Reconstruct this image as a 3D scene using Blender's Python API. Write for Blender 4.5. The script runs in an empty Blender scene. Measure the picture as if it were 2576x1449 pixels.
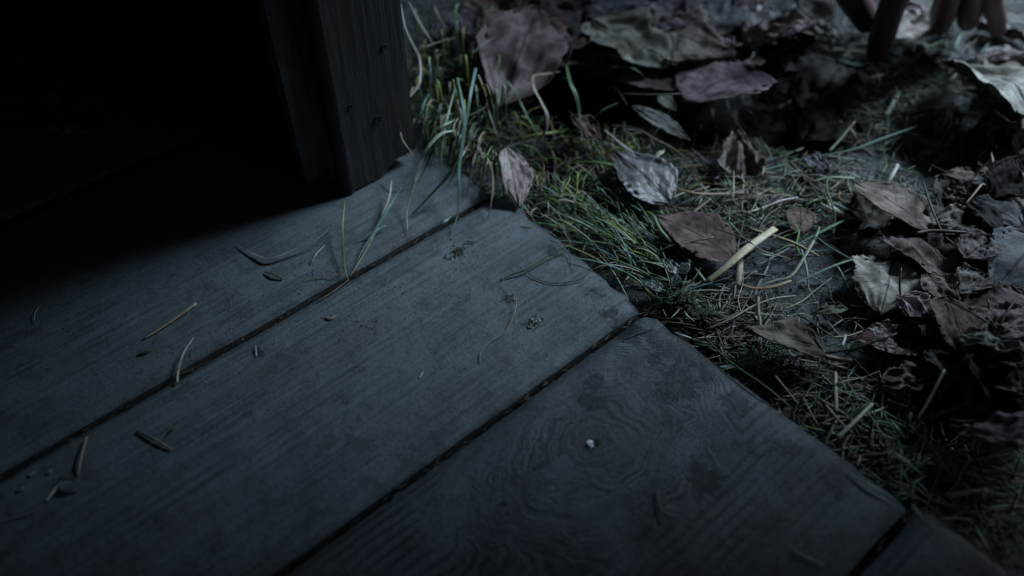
import bpy, bmesh, math, random
from mathutils import Vector, Matrix, noise
R = math.radians
H = 0.33                       # camera height above the floor boards, metres
scene = bpy.context.scene
col = scene.collection

# ---------------------------------------------------------------- camera, world, sun, exposure
PITCH = R(47.8); YAW = R(-40.85); FPX = 2105.0
cam_d = bpy.data.cameras.new('camera'); cam = bpy.data.objects.new('camera', cam_d); col.objects.link(cam)
cam.location = (0, 0, H); cam.rotation_euler = (R(90) - PITCH, 0, YAW)
cam_d.sensor_width = 36; cam_d.lens = FPX / 2576 * 36
cam_d.clip_start = 0.01; cam_d.clip_end = 300
cam_d.dof.use_dof = True; cam_d.dof.focus_distance = 0.44; cam_d.dof.aperture_fstop = 3.6
scene.camera = cam

SUN_AZ = R(-7); SUN_EL = R(42)      # azimuth measured from +X (the boards' direction)
world = bpy.data.worlds.new('World'); scene.world = world; world.use_nodes = True
wn = world.node_tree; bg = wn.nodes['Background']
sky = wn.nodes.new('ShaderNodeTexSky'); sky.sky_type = 'NISHITA'; sky.sun_disc = False
sky.sun_elevation = SUN_EL; sky.sun_rotation = R(90) - SUN_AZ
wn.links.new(sky.outputs[0], bg.inputs[0]); bg.inputs[1].default_value = 0.05
sd = bpy.data.lights.new('sun', 'SUN'); sd.energy = 5.0; sd.angle = R(23); sd.color = (0.64, 0.83, 1.0)
sun = bpy.data.objects.new('sun', sd); col.objects.link(sun)
sv = Vector((math.cos(SUN_EL) * math.cos(SUN_AZ), math.cos(SUN_EL) * math.sin(SUN_AZ), math.sin(SUN_EL)))
sun.rotation_euler = sv.to_track_quat('Z', 'Y').to_euler()
scene.view_settings.view_transform = 'Standard'; scene.view_settings.look = 'None'
scene.view_settings.gamma = 1; scene.view_settings.exposure = 0.55
scene.cycles.max_bounces = 5; scene.cycles.diffuse_bounces = 3

# ---------------------------------------------------------------- helpers
FX, FY = math.cos(R(49.15)), math.sin(R(49.15))        # horizontal forward in (X, Y)
def at(px, py, z=0.0):
    """point of the 2576 x 1449 photograph -> place in the scene, at height z (metres)"""
    a, b = px - 1288, py - 724.5
    dn = b * math.cos(PITCH) + FPX * math.sin(PITCH)
    fw = FPX * math.cos(PITCH) - b * math.sin(PITCH)
    k = (H - z) / dn
    return Vector((k * (fw * FX + a * FY), k * (fw * FY - a * FX), z))

def tag(o, label=None, cat=None, group=None, kind=None):
    if label: o['label'] = label
    if cat: o['category'] = cat
    if group: o['group'] = group
    if kind: o['kind'] = kind
    return o

def link(name, me, m=None, parent=None, smooth=True):
    o = bpy.data.objects.new(name, me); col.objects.link(o)
    if m: me.materials.append(m)
    if smooth and len(me.polygons): me.polygons.foreach_set('use_smooth', [True] * len(me.polygons))
    if parent:
        o.parent = parent
        o.matrix_parent_inverse = parent.matrix_basis.inverted()
    return o

def empty(name, loc):
    o = bpy.data.objects.new(name, None); col.objects.link(o); o.location = loc; o.empty_display_size = .02
    return o

def center(o):
    """move a mesh's origin to its middle so it sits where it is"""
    me = o.data; n = len(me.vertices)
    c = sum((v.co for v in me.vertices), Vector()) / n
    me.transform(Matrix.Translation(-c)); o.location = c
    return o

def mat(name):
    m = bpy.data.materials.new(name); m.use_nodes = True
    nt = m.node_tree
    return m, nt, nt.nodes['Principled BSDF']
def N(nt, t, **kw):
    n = nt.nodes.new(t)
    for k, v in kw.items():
        if k.startswith('i_'): n.inputs[k[2:].replace('_', ' ')].default_value = v
        else: setattr(n, k, v)
    return n
def L(nt, a, b): nt.links.new(a, b)
def math_(nt, op, a, b=None, c=None, clamp=False):
    n = nt.nodes.new('ShaderNodeMath'); n.operation = op; n.use_clamp = clamp
    for i, v in enumerate((a, b, c)):
        if v is None: continue
        if isinstance(v, (int, float)): n.inputs[i].default_value = v
        else: nt.links.new(v, n.inputs[i])
    return n.outputs[0]
def mapr(nt, v, a, b, c=0.0, d=1.0, smooth=True):
    n = nt.nodes.new('ShaderNodeMapRange'); n.interpolation_type = 'SMOOTHSTEP' if smooth else 'LINEAR'
    nt.links.new(v, n.inputs[0])
    for i, x in enumerate((a, b, c, d)): n.inputs[i + 1].default_value = x
    return n.outputs[0]
def mixc(nt, f, a, b, mode='MIX'):
    n = nt.nodes.new('ShaderNodeMix'); n.data_type = 'RGBA'; n.blend_type = mode
    for s, v in ((n.inputs[0], f), (n.inputs[6], a), (n.inputs[7], b)):
        if isinstance(v, (int, float)): s.default_value = v
        elif isinstance(v, tuple): s.default_value = v if len(v) == 4 else v + (1,)
        else: nt.links.new(v, s)
    return n.outputs[2]
def noise_tex(nt, vec, scale, detail=4, rough=.55, dist=0.0):
    n = nt.nodes.new('ShaderNodeTexNoise'); n.inputs['Scale'].default_value = scale
    n.inputs['Detail'].default_value = detail; n.inputs['Roughness'].default_value = rough
    n.inputs['Distortion'].default_value = dist
    nt.links.new(vec, n.inputs['Vector'])
    return n.outputs[0]
def vmap(nt, vec, scale=(1, 1, 1), loc=(0, 0, 0)):
    n = nt.nodes.new('ShaderNodeMapping'); nt.links.new(vec, n.inputs[0])
    n.inputs['Scale'].default_value = scale; n.inputs['Location'].default_value = loc
    return n.outputs[0]
def bump(nt, h, strength, dist, prev=None):
    n = nt.nodes.new('ShaderNodeBump'); n.inputs['Strength'].default_value = strength
    n.inputs['Distance'].default_value = dist; nt.links.new(h, n.inputs['Height'])
    if prev is not None: nt.links.new(prev, n.inputs['Normal'])
    return n.outputs[0]

# ---------------------------------------------------------------- materials
KN = at(1490, 1115)            # knot in the third board
def board_material(name, knot=None, seed=0.0, tone=1.0):
    m, nt, b = mat(name)
    g = N(nt, 'ShaderNodeNewGeometry').outputs['Position']
    sx = N(nt, 'ShaderNodeSeparateXYZ'); L(nt, g, sx.inputs[0])
    X, Y = sx.outputs[0], sx.outputs[1]
    warp = noise_tex(nt, vmap(nt, g, (2.2, 9, 9), (seed, 0, 0)), 1.0, 2)
    yy = math_(nt, 'ADD', Y, math_(nt, 'MULTIPLY', warp, 0.016))
    kmask = None
    if knot is not None:
        wob = noise_tex(nt, vmap(nt, g, (1, 1, 1), (seed, 3, 0)), 22, 3)
        dx = math_(nt, 'MULTIPLY', math_(nt, 'SUBTRACT', X, knot.x), 0.66)
        dy = math_(nt, 'SUBTRACT', Y, knot.y)
        r = math_(nt, 'SQRT', math_(nt, 'ADD', math_(nt, 'MULTIPLY', dx, dx), math_(nt, 'MULTIPLY', dy, dy)))
        r = math_(nt, 'ADD', r, math_(nt, 'MULTIPLY', math_(nt, 'SUBTRACT', wob, .5), 0.034))
        kmask = mapr(nt, r, 0.018, 0.056, 1, 0)
        gx = math_(nt, 'ADD', math_(nt, 'MULTIPLY', yy, math_(nt, 'SUBTRACT', 1.0, kmask)),
                   math_(nt, 'MULTIPLY', math_(nt, 'MULTIPLY', r, 1.0), kmask))
    else:
        gx = yy
    cx = N(nt, 'ShaderNodeCombineXYZ'); L(nt, gx, cx.inputs[1]); L(nt, math_(nt, 'MULTIPLY', X, 0.035), cx.inputs[0])
    cx.inputs[2].default_value = seed
    fine = noise_tex(nt, cx.outputs[0], 420, 5, .6)
    band = noise_tex(nt, cx.outputs[0], 110, 3, .5)
    patch = noise_tex(nt, vmap(nt, g, (9, 22, 9), (seed, seed, 0)), 1.0, 4, .6)
    dirt = noise_tex(nt, vmap(nt, g, (1, 1, 1), (seed * 2, 0, 0)), 70, 8, .72)
    speck = noise_tex(nt, g, 480, 2, .5)
    base = mixc(nt, mapr(nt, fine, .30, .70), (.050 * tone, .066 * tone, .078 * tone), (.125 * tone, .155 * tone, .175 * tone))
    base = mixc(nt, mapr(nt, band, .38, .64, 0, .40), base, (.075 * tone, .090 * tone, .100 * tone))
    cloud = noise_tex(nt, vmap(nt, g, (1, 1.6, 1), (seed * 3, 1, 0)), 26, 6, .62)
    base = mixc(nt, mapr(nt, cloud, .40, .66, 0, .65), base, (.135 * tone, .165 * tone, .185 * tone))
    base = mixc(nt, mapr(nt, patch, .45, .70, 0, .6), base, (.092 * tone, .095 * tone, .095 * tone))
    base = mixc(nt, mapr(nt, dirt, .52, .63, 0, .7), base, (.060 * tone, .064 * tone, .066 * tone))
    base = mixc(nt, mapr(nt, speck, .66, .72, 0, .8), base, (.03, .03, .028))
    # blotchy damp stains: soft masks placed in the world, broken up by noise
    def stain(px, py, rad, thr=.5, s=55):
        nonlocal base
        p = at(px, py)
        d = N(nt, 'ShaderNodeVectorMath', operation='DISTANCE'); L(nt, g, d.inputs[0]); d.inputs[1].default_value = p
        k = noise_tex(nt, vmap(nt, g, (1, 1, 1), (px * .01, 0, 0)), s, 4, .6)
        k2 = noise_tex(nt, vmap(nt, g, (1.4, 3.2, 1), (px * .02, 0, 0)), s * 3.5, 5, .7)
        k = math_(nt, 'ADD', math_(nt, 'MULTIPLY', math_(nt, 'SUBTRACT', k, .5), 2.0), math_(nt, 'MULTIPLY', k2, 1.0))
        f = math_(nt, 'SUBTRACT', k, math_(nt, 'MULTIPLY', d.outputs['Value'], .5 / rad))
        base = mixc(nt, mapr(nt, f, thr - .34, thr - .20, 0, .85), base, (.012, .016, .020))
        return f
    if knot is not None:
        for a in ((1720, 880, .024), (1690, 965, .015), (1590, 835, .010), (1790, 900, .018), (1500, 950, .009), (1640, 900, .008), (1850, 1010, .012), (1690, 1060, .010), (1500, 1010, .008), (1950, 1120, .012), (1780, 1200, .014), (2100, 1180, .012)): stain(*a)
        base = mixc(nt, math_(nt, 'MULTIPLY', kmask, mapr(nt, math_(nt, 'ADD', band, math_(nt, 'MULTIPLY', math_(nt, 'SUBTRACT', patch, .5), .5)), .34, .58, .6, 0)), base, (.036, .042, .046))
        rg = math_(nt, 'SINE', math_(nt, 'ADD', math_(nt, 'MULTIPLY', gx, 1250.0), math_(nt, 'MULTIPLY', wob, 9.0)))
        rg = math_(nt, 'MULTIPLY', mapr(nt, rg, .0, .8), mapr(nt, noise_tex(nt, vmap(nt, g, (1, 1, 1), (5, 5, 0)), 40, 3), .36, .56))
        far_ = mapr(nt, r, .055, .11, 1, .16)
        base = mixc(nt, math_(nt, 'MULTIPLY', math_(nt, 'MULTIPLY', rg, far_), .74), base, (.014, .017, .020))
        core = mapr(nt, r, 0.004, 0.020, .6, 0)
        base = mixc(nt, core, base, (.045, .053, .058))
    else:
        for a in ((1150, 635, .0042), (1340, 815, .0035), (1280, 752, .005), (1400, 630, .008), (1500, 730, .008), (1530, 790, .008), (650, 880, .004)): stain(*a, .5, 120)
    # grimy worn ends of the boards, fine dark scratches and dust
    endf = math_(nt, 'ADD', X, math_(nt, 'MULTIPLY', math_(nt, 'SUBTRACT', dirt, .5), .030))
    base = mixc(nt, mapr(nt, endf, .228, .245, 0, .75), base, (.020, .022, .022))
    scr = noise_tex(nt, vmap(nt, g, (30, 900, 1), (seed, 0, 0)), 1.0, 3, .7)
    base = mixc(nt, math_(nt, 'MULTIPLY', mapr(nt, scr, .60, .70), .6), base, (.020, .024, .027))
    dust = noise_tex(nt, vmap(nt, g, (1, 1, 1), (9, seed, 0)), 900, 2, .6)
    base = mixc(nt, math_(nt, 'MULTIPLY', mapr(nt, dust, .64, .70), .6), base, (.20, .22, .23))
    L(nt, base, b.inputs['Base Color'])
    L(nt, mapr(nt, cloud, .3, .7, .66, .48), b.inputs['Roughness']); b.inputs['Specular IOR Level'].default_value = .3
    h = math_(nt, 'ADD', math_(nt, 'MULTIPLY', fine, .7), math_(nt, 'MULTIPLY', band, .9))
    nb = bump(nt, h, .6, .0008)
    nb = bump(nt, dirt, .7, .0016, nb)
    nb = bump(nt, speck, .35, .0006, nb)
    L(nt, nb, b.inputs['Normal'])
    return m
M_board = [board_material('weathered_board', None, 0.0, .90), board_material('weathered_board_knot', KN, 4.0, .80), board_material('weathered_board_far', None, 7.3, .80)]

def dark_wood(name, c1, c2):
    m, nt, b = mat(name)
    g = N(nt, 'ShaderNodeNewGeometry').outputs['Position']
    f = noise_tex(nt, vmap(nt, g, (1, 1, .05)), 240, 5, .6)
    p = noise_tex(nt, vmap(nt, g, (1, 1, .5)), 28, 4, .6)
    c = mixc(nt, mapr(nt, f, .35, .65), c1, c2)
    c = mixc(nt, mapr(nt, p, .45, .68, 0, .6), c, (.035, .028, .024))
    L(nt, c, b.inputs['Base Color']); b.inputs['Roughness'].default_value = .7
    L(nt, bump(nt, p, .5, .002, bump(nt, f, .7, .001)), b.inputs['Normal'])
    return m
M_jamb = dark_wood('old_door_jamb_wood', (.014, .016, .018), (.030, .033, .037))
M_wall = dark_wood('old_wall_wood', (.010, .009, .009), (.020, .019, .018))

M_casing = dark_wood('casing_painted_light', (.07, .08, .085), (.15, .165, .175))  # paler than the jamb: faint light on its left side painted in

def soil_material():
    m, nt, b = mat('damp_soil')
    g = N(nt, 'ShaderNodeNewGeometry').outputs['Position']
    a = noise_tex(nt, g, 60, 8, .7); f = noise_tex(nt, g, 330, 5, .65); c = noise_tex(nt, g, 14, 3)
    base = mixc(nt, mapr(nt, a, .38, .66), (.016, .019, .020), (.060, .070, .076))
    base = mixc(nt, mapr(nt, c, .45, .65, 0, .5), base, (.040, .036, .030))
    base = mixc(nt, mapr(nt, f, .60, .70, 0, .5), base, (.13, .14, .145))
    hollow_shade = None
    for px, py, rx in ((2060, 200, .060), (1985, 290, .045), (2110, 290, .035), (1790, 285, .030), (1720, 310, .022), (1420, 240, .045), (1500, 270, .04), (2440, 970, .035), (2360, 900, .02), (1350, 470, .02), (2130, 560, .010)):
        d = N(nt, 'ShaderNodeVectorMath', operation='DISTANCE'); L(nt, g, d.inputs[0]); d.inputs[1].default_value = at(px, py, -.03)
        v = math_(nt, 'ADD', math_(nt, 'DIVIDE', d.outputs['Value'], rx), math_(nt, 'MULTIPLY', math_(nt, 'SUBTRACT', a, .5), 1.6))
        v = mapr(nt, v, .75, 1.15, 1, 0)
        hollow_shade = v if hollow_shade is None else math_(nt, 'MAXIMUM', hollow_shade, v)
    base = mixc(nt, hollow_shade, base, (.005, .005, .005))  # black shade of the hollows, painted into the soil colour
    L(nt, mapr(nt, hollow_shade, 0, 1, .45, .05), b.inputs['Specular IOR Level'])
    L(nt, base, b.inputs['Base Color']); b.inputs['Roughness'].default_value = .48
    L(nt, bump(nt, f, .8, .002, bump(nt, a, .9, .006)), b.inputs['Normal'])
    return m
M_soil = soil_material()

def strand_material():
    m, nt, b = mat('strand')
    at_ = N(nt, 'ShaderNodeAttribute', attribute_name='tint').outputs['Color']
    g = N(nt, 'ShaderNodeNewGeometry').outputs['Position']
    n = noise_tex(nt, g, 420, 4, .6)
    n2 = noise_tex(nt, g, 90, 3, .6)
    c = mixc(nt, mapr(nt, n, .35, .65, .3, 0), at_, (.03, .028, .022))
    c = mixc(nt, mapr(nt, n2, .52, .66, 0, .45), c, (.07, .055, .035))
    L(nt, c, b.inputs['Base Color']); b.inputs['Roughness'].default_value = .5
    b.inputs['Specular IOR Level'].default_value = .4
    L(nt, bump(nt, n, .4, .0004), b.inputs['Normal'])
    return m
M_strand = strand_material()

def leaf_material(name, rough=.66, gloss=.25):
    m, nt, b = mat(name)
    oi = N(nt, 'ShaderNodeObjectInfo')
    uv = N(nt, 'ShaderNodeUVMap').outputs[0]
    s = N(nt, 'ShaderNodeSeparateXYZ'); L(nt, uv, s.inputs[0])
    t, v = s.outputs[0], s.outputs[1]
    q = math_(nt, 'ABSOLUTE', math_(nt, 'MULTIPLY', math_(nt, 'SUBTRACT', v, .5), 2.0))
    g = N(nt, 'ShaderNodeTexCoord').outputs['Object']
    rnd = N(nt, 'ShaderNodeVectorMath', operation='SCALE'); rnd.inputs[0].default_value = (31, 17, 5); L(nt, oi.outputs['Random'], rnd.inputs['Scale'])
    gp = N(nt, 'ShaderNodeVectorMath', operation='ADD'); L(nt, g, gp.inputs[0]); L(nt, rnd.outputs[0], gp.inputs[1])
    gp = gp.outputs[0]
    wob = noise_tex(nt, gp, 60, 2)
    ph = math_(nt, 'ADD', math_(nt, 'SUBTRACT', math_(nt, 'MULTIPLY', t, 8.0), math_(nt, 'MULTIPLY', math_(nt, 'POWER', q, .8), 2.3)), math_(nt, 'MULTIPLY', wob, .9))
    fr = math_(nt, 'PINGPONG', ph, .5)
    side = mapr(nt, fr, .0, .045, 1, 0)
    mid = mapr(nt, q, .012, .045, 1, 0)
    vor = N(nt, 'ShaderNodeTexVoronoi', feature='DISTANCE_TO_EDGE'); vor.inputs['Scale'].default_value = 420; L(nt, gp, vor.inputs['Vector'])
    net = mapr(nt, vor.outputs['Distance'], 0, .12, 1, 0)
    vein = math_(nt, 'MAXIMUM', math_(nt, 'MULTIPLY', side, .6), mid)
    blot = noise_tex(nt, gp, 45, 5, .65); spot = noise_tex(nt, gp, 260, 3, .6); big = noise_tex(nt, gp, 18, 3, .6)
    base = oi.outputs['Color']
    c = mixc(nt, mapr(nt, blot, .40, .60, 0, .9), base, mixc(nt, 1.0, base, (.32, .28, .27), 'MULTIPLY'))
    c = mixc(nt, mapr(nt, big, .5, .7, 0, .45), c, mixc(nt, 1.0, base, (1.35, 1.38, 1.4), 'MULTIPLY'))
    c = mixc(nt, math_(nt, 'MULTIPLY', net, .22), c, mixc(nt, 1.0, base, (.3, .27, .27), 'MULTIPLY'))
    c = mixc(nt, mapr(nt, spot, .61, .69, 0, .8), c, mixc(nt, 1.0, base, (.15, .13, .12), 'MULTIPLY'))
    c = mixc(nt, math_(nt, 'MULTIPLY', vein, .62), c, mixc(nt, 1.0, base, (.22, .18, .17), 'MULTIPLY'))
    L(nt, c, b.inputs['Base Color']); b.inputs['Roughness'].default_value = rough
    b.inputs['Specular IOR Level'].default_value = gloss
    hh = math_(nt, 'ADD', math_(nt, 'MULTIPLY', vein, -1.0), math_(nt, 'MULTIPLY', blot, .8))
    L(nt, bump(nt, net, .25, .0003, bump(nt, hh, .6, .0012)), b.inputs['Normal'])
    return m
M_leaf = leaf_material('dry_leaf', .74, .12); M_leaf_wet = leaf_material('damp_leaf', .42, .5)

def plain(name, c, rough=.6, metal=0.0, s=300, amt=.4):
    m, nt, b = mat(name)
    g = N(nt, 'ShaderNodeNewGeometry').outputs['Position']
    n = noise_tex(nt, g, s, 4, .6)
    cc = mixc(nt, mapr(nt, n, .35, .7, 0, amt), c, tuple(x * .35 for x in c))
    L(nt, cc, b.inputs['Base Color']); b.inputs['Roughness'].default_value = rough; b.inputs['Metallic'].default_value = metal
    L(nt, bump(nt, n, .3, .0006), b.inputs['Normal'])
    return m
M_nail = plain('zinc_nail', (.85, .88, .9), .45, .0)
M_skin = plain('skin', (.080, .038, .036), .5, 0, 160, .25)
M_nailf = plain('fingernail', (.42, .26, .22), .35, 0, 160, .1)
M_cloth = plain('dark_wool', (.02, .021, .024), .9, 0, 500, .5)
M_grit = plain('grit', (.055, .045, .036), .8, 0, 300, .5)
M_pale = plain('pale_chip', (.34, .36, .36), .6, 0, 300, .3)
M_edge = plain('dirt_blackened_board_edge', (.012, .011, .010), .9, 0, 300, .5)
M_moss = plain('moss_cushion', (.045, .055, .022), .8, 0, 500, .7)

# ---------------------------------------------------------------- the setting: ground
EDGE = .728 * H                # the boards' end
PITS = [(1420, 230, .05, .030), (1500, 260, .04, .028), (1930, 250, .036, .050), (2010, 320, .030, .035), (2080, 190, .036, .050), (1990, 180, .03, .045),
        (2440, 960, .030, .03), (2400, 1060, .025, .026), (1360, 450, .02, .022), (2150, 540, .015, .014), (2350, 900, .02, .02), (1730, 300, .028, .035), (1810, 310, .026, .04), (2050,110,.05,.03)]
PITS = [(at(a, b, -.012), r, d) for a, b, r, d in PITS]
def gz(x, y):
    z = -.0105 + .0032 * noise.noise(Vector((x * 22, y * 22, 0))) + .0018 * noise.noise(Vector((x * 70, y * 70, 3)))
    z += .0008 * noise.noise(Vector((x * 220, y * 220, 5)))
    if x < 1.5 and y < 1.5:
        for p, r, d in PITS:
            q = ((x - p.x) ** 2 + (y - p.y) ** 2) / (r * r)
            if q < 6: z -= d * math.exp(-q * 1.6)
    if x < EDGE: z = min(z, -.014) - .012
    elif x < EDGE + .008: z -= .004 * (1 - (x - EDGE) / .008)
    if x > 1.2 or y > 1.2 or y < -.8: z += .10 * noise.noise(Vector((x * .35, y * .35, 9))) * min(1, (max(x, y, -y) - .8) / 4)
    return z
def axis(c0, c1, n, far, steps):
    a = [c0 + (c1 - c0) * i / n for i in range(n + 1)]; d = (c1 - c0) / n
    lo, hi = [], []
    k = d; p = c0
    while p > -far: k *= steps; p -= k; lo.append(p)
    k = d; p = c1
    while p < far: k *= steps; p += k; hi.append(p)
    return lo[::-1] + a + hi
gxs = axis(.20, .95, 300, 120, 1.35); gys = axis(-.12, .90, 400, 120, 1.35)
vs = [(x, y, gz(x, y)) for y in gys for x in gxs]; nx = len(gxs)
fs = [(j * nx + i, j * nx + i + 1, (j + 1) * nx + i + 1, (j + 1) * nx + i) for j in range(len(gys) - 1) for i in range(nx - 1)]
me = bpy.data.meshes.new('ground'); me.from_pydata(vs, [], fs)
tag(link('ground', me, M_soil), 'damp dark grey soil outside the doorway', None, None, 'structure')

# ---------------------------------------------------------------- floor boards
def board(y0, y1, x1, m, label, seed, skew=0.0, x0=-1.9, z1=0.0):
    rnd = random.Random(seed)
    bm = bmesh.new()
    xs = []
    x = x0
    while x < -.35: xs.append(x); x += .05
    while x < x1 - .004: xs.append(x); x += .004
    xs.append(x1)
    ny = 26; th = .021; vv = []
    for i, x in enumerate(xs):
        e0 = y0 + .0007 * noise.noise(Vector((x * 30, seed, 0))) + .0005 * noise.noise(Vector((x * 130, seed, 2)))
        e1 = y1 + .0007 * noise.noise(Vector((x * 30, seed, 5))) + .0005 * noise.noise(Vector((x * 130, seed, 7)))
        row = []
        for j in range(ny + 1):
            f = j / ny; y = e0 + (e1 - e0) * f
            de = min(f, 1 - f) * (y1 - y0)
            z = z1 - .0016 * math.exp(-(de / .0016) ** 1.2) + .0006 * noise.noise(Vector((x * 6, y * 30, seed)))
            xx = x
            if i == len(xs) - 1: xx = x + skew * (f - .5) + .0022 * noise.noise(Vector((y * 90, seed, 1))) + .0012 * noise.noise(Vector((y * 420, seed, 4))); z -= .0016
            elif i == len(xs) - 2: xx = x + skew * (f - .5)*.9 + .0022 * noise.noise(Vector((y * 90, seed, 1))) + .0012 * noise.noise(Vector((y * 420, seed, 4))) + .0008; z -= .0003
            if x > x1 - .004 - .006: xx -= .0015 * math.exp(-de / .003)
            row.append(bm.verts.new((xx, y, z)))
        vv.append(row)
    for i in range(len(xs) - 1):
        for j in range(ny): bm.faces.new((vv[i][j], vv[i + 1][j], vv[i + 1][j + 1], vv[i][j + 1]))
    def low(v): return bm.verts.new((v.co.x - .0006, v.co.y, z1 - th))
    b0 = [low(r[0]) for r in vv]; b1 = [low(r[-1]) for r in vv]
    for i in range(len(xs) - 1):
        bm.faces.new((vv[i][0], b0[i], b0[i + 1], vv[i + 1][0])); bm.faces.new((vv[i][-1], vv[i + 1][-1], b1[i + 1], b1[i]))
        bm.faces.new((b0[i], b1[i], b1[i + 1], b0[i + 1]))
    for k in (0, -1):
        lowr = [b0[k]] + [low(v) for v in vv[k][1:-1]] + [b1[k]]
        for j in range(ny): bm.faces.new((vv[k][j], vv[k][j + 1], lowr[j + 1], lowr[j]))
    bmesh.ops.recalc_face_normals(bm, faces=bm.faces)
    bm.normal_update()
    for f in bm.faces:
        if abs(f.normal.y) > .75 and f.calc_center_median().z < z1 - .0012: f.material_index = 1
    me = bpy.data.meshes.new('floor_board'); bm.to_mesh(me); bm.free()
    me.materials.append(m); me.materials.append(M_edge)
    return tag(center(link('floor_board', me, None)), label, 'floor board', 'grey floor boards side by side')
G = .0019
B_D = board(-.150, .050 * H - G, EDGE + .007, M_board[0], 'floor board at the bottom right corner, only a corner of it showing', 11, .0)
B_C = board(.050 * H + G, .514 * H - G, EDGE, M_board[1], 'floor board with the round knot, pale nail head and dark damp stains', 12, -.004)
B_B = board(.514 * H + G, .878 * H - G, EDGE - .001, M_board[0], 'floor board with the thin curved stem and small splintered knot holes', 13, .004)
B_A = board(.878 * H + G * 1.2, 1.385 * H - G, EDGE - .003, M_board[2], 'floor board running under the door jamb with the grass hanging over its end', 14, .003)
B_E = board(1.385 * H + G, 1.86 * H, .214, M_board[2], 'floor board in the darkness behind, carrying the faint brown leaf', 15, 0)
for k in range(2):
    y = 1.86 * H + .003 + k * .163
    board(y, y + .160, .214, M_board[2], ('floor board deep in the shadow, next but one from the door jamb board', 'last floor board visible in the black upper left corner')[k], 16 + k, 0)
# interior floor to the camera's right and behind stays in the same run of boards
for k in range(2):
    y = -.153 - k * .163
    board(y - .160, y, EDGE + .002, M_board[0], ('floor board right of the corner board, out of the light', 'outermost floor board along the right of the doorway')[k], 20 + k, 0)

# nails in boards
def disc(bm, c, r, n=14, hgt=.0006, cut=None):
    ring = [bm.verts.new((c.x + r * math.cos(a), c.y + r * math.sin(a), c.z + hgt * .4)) for a in [2 * math.pi * i / n for i in range(n)]]
    low = [bm.verts.new((v.co.x, v.co.y, c.z - .001)) for v in ring]
    top = bm.verts.new((c.x, c.y, c.z + hgt))
    for i in range(n):
        bm.faces.new((ring[i], ring[(i + 1) % n], top)); bm.faces.new((low[i], low[(i + 1) % n], ring[(i + 1) % n], ring[i]))
bm = bmesh.new(); disc(bm, at(1484, 1117, 0.0005), .0020, hgt=.0002)
me = bpy.data.meshes.new('nail'); bm.to_mesh(me); bm.free(); tag(link('nail', me, M_nail, B_C), 'pale round nail head sunk in the knot')
def chips(name, px, py, n, spread, size, m, parent, seed, label):
    rnd = random.Random(seed); bm = bmesh.new()
    for _ in range(n):
        p = at(px, py, .0005) + Vector((rnd.gauss(0, spread) * 1.6, rnd.gauss(0, spread), 0))
        a = rnd.random() * 3.14; l = size * rnd.uniform(.5, 1.5); w = l * rnd.uniform(.2, .5)
        d = Vector((math.cos(a), math.sin(a), rnd.uniform(-.2, .5))) * l; s = Vector((-math.sin(a), math.cos(a), 0)) * w
        v = [bm.verts.new(p + q) for q in (-d - s, d - s * .6, d * .9 + s * .5, -d * .8 + s, Vector((0, 0, w)))]
        for i in range(4): bm.faces.new((v[i], v[(i + 1) % 4], v[4]))
        bm.faces.new(v[3::-1])
    me = bpy.data.meshes.new(name); bm.to_mesh(me); bm.free()
    return tag(link(name, me, m, parent, False), label)
chips('nail_recess', 1499, 1112, 46, .0008, .0008, M_grit, B_C, 15, 'dark crumbled pit beside the nail head')
chips('splinters', 1340, 814, 16, .0012, .0009, M_pale, B_B, 5, 'white splinters in the lower knot hole')
chips('knot_hole', 1343, 812, 40, .0016, .0008, M_grit, B_B, 6, 'dark ragged rim of the lower knot hole')
chips('knot_hole', 1150, 632, 60, .0020, .0008, M_grit, B_B, 7, 'dark crumbled rim of the upper knot hole')
chips('splinters', 1153, 641, 5, .0008, .0006, M_pale, B_B, 8, 'pale flecks in the upper knot hole')
chips('splinters', 1299, 749, 4, .0005, .0008, M_pale, B_B, 9, 'white fleck beside the faint dark smear')

# ---------------------------------------------------------------- the door jamb and the shed walls
def box_mesh(name, x0, x1, y0, y1, z0, z1, m, parent=None, bev=.0015, seed=0, rag=0.0, seg=1):
    bm = bmesh.new(); bmesh.ops.create_cube(bm, size=1)
    for v in bm.verts:
        v.co = Vector((x0 if v.co.x < 0 else x1, y0 if v.co.y < 0 else y1, z0 if v.co.z < 0 else z1))
    if bev: bmesh.ops.bevel(bm, geom=bm.edges[:], offset=bev, segments=2, affect='EDGES')
    me = bpy.data.meshes.new(name); bm.to_mesh(me); bm.free()
    return link(name, me, m, parent, False)
def prism_z(name, prof, zfun, z1, m, parent=None, nz=30, seed=1, wob=.0004):
    """vertical moulding: closed profile [(x, y)], ragged bottom z = zfun(x, y)"""
    bm = bmesh.new(); rows = []
    fine = []
    for i, p in enumerate(prof):
        q = prof[(i + 1) % len(prof)]; n = max(1, int(math.dist(p, q) / .0025))
        for k in range(n): fine.append((p[0] + (q[0] - p[0]) * k / n, p[1] + (q[1] - p[1]) * k / n))
    for k in range(nz + 1):
        f = (k / nz) ** 2.2
        row = []
        for x, y in fine:
            z0 = zfun(x, y)
            z = z0 + (z1 - z0) * f
            d = wob * noise.noise(Vector((x * 60, y * 60, z * 14 + seed)))
            row.append(bm.verts.new((x + d, y + d * .6, z)))
        rows.append(row)
    n = len(fine)
    for k in range(nz):
        for i in range(n): bm.faces.new((rows[k][i], rows[k][(i + 1) % n], rows[k + 1][(i + 1) % n], rows[k + 1][i]))
    bm.faces.new(rows[0][::-1]); bm.faces.new(rows[-1])
    bmesh.ops.recalc_face_normals(bm, faces=bm.faces)
    me = bpy.data.meshes.new(name); bm.to_mesh(me); bm.free()
    return link(name, me, m, parent, False)
YW = 1.045 * H; XI = .523 * H; XO = .669 * H
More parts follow.
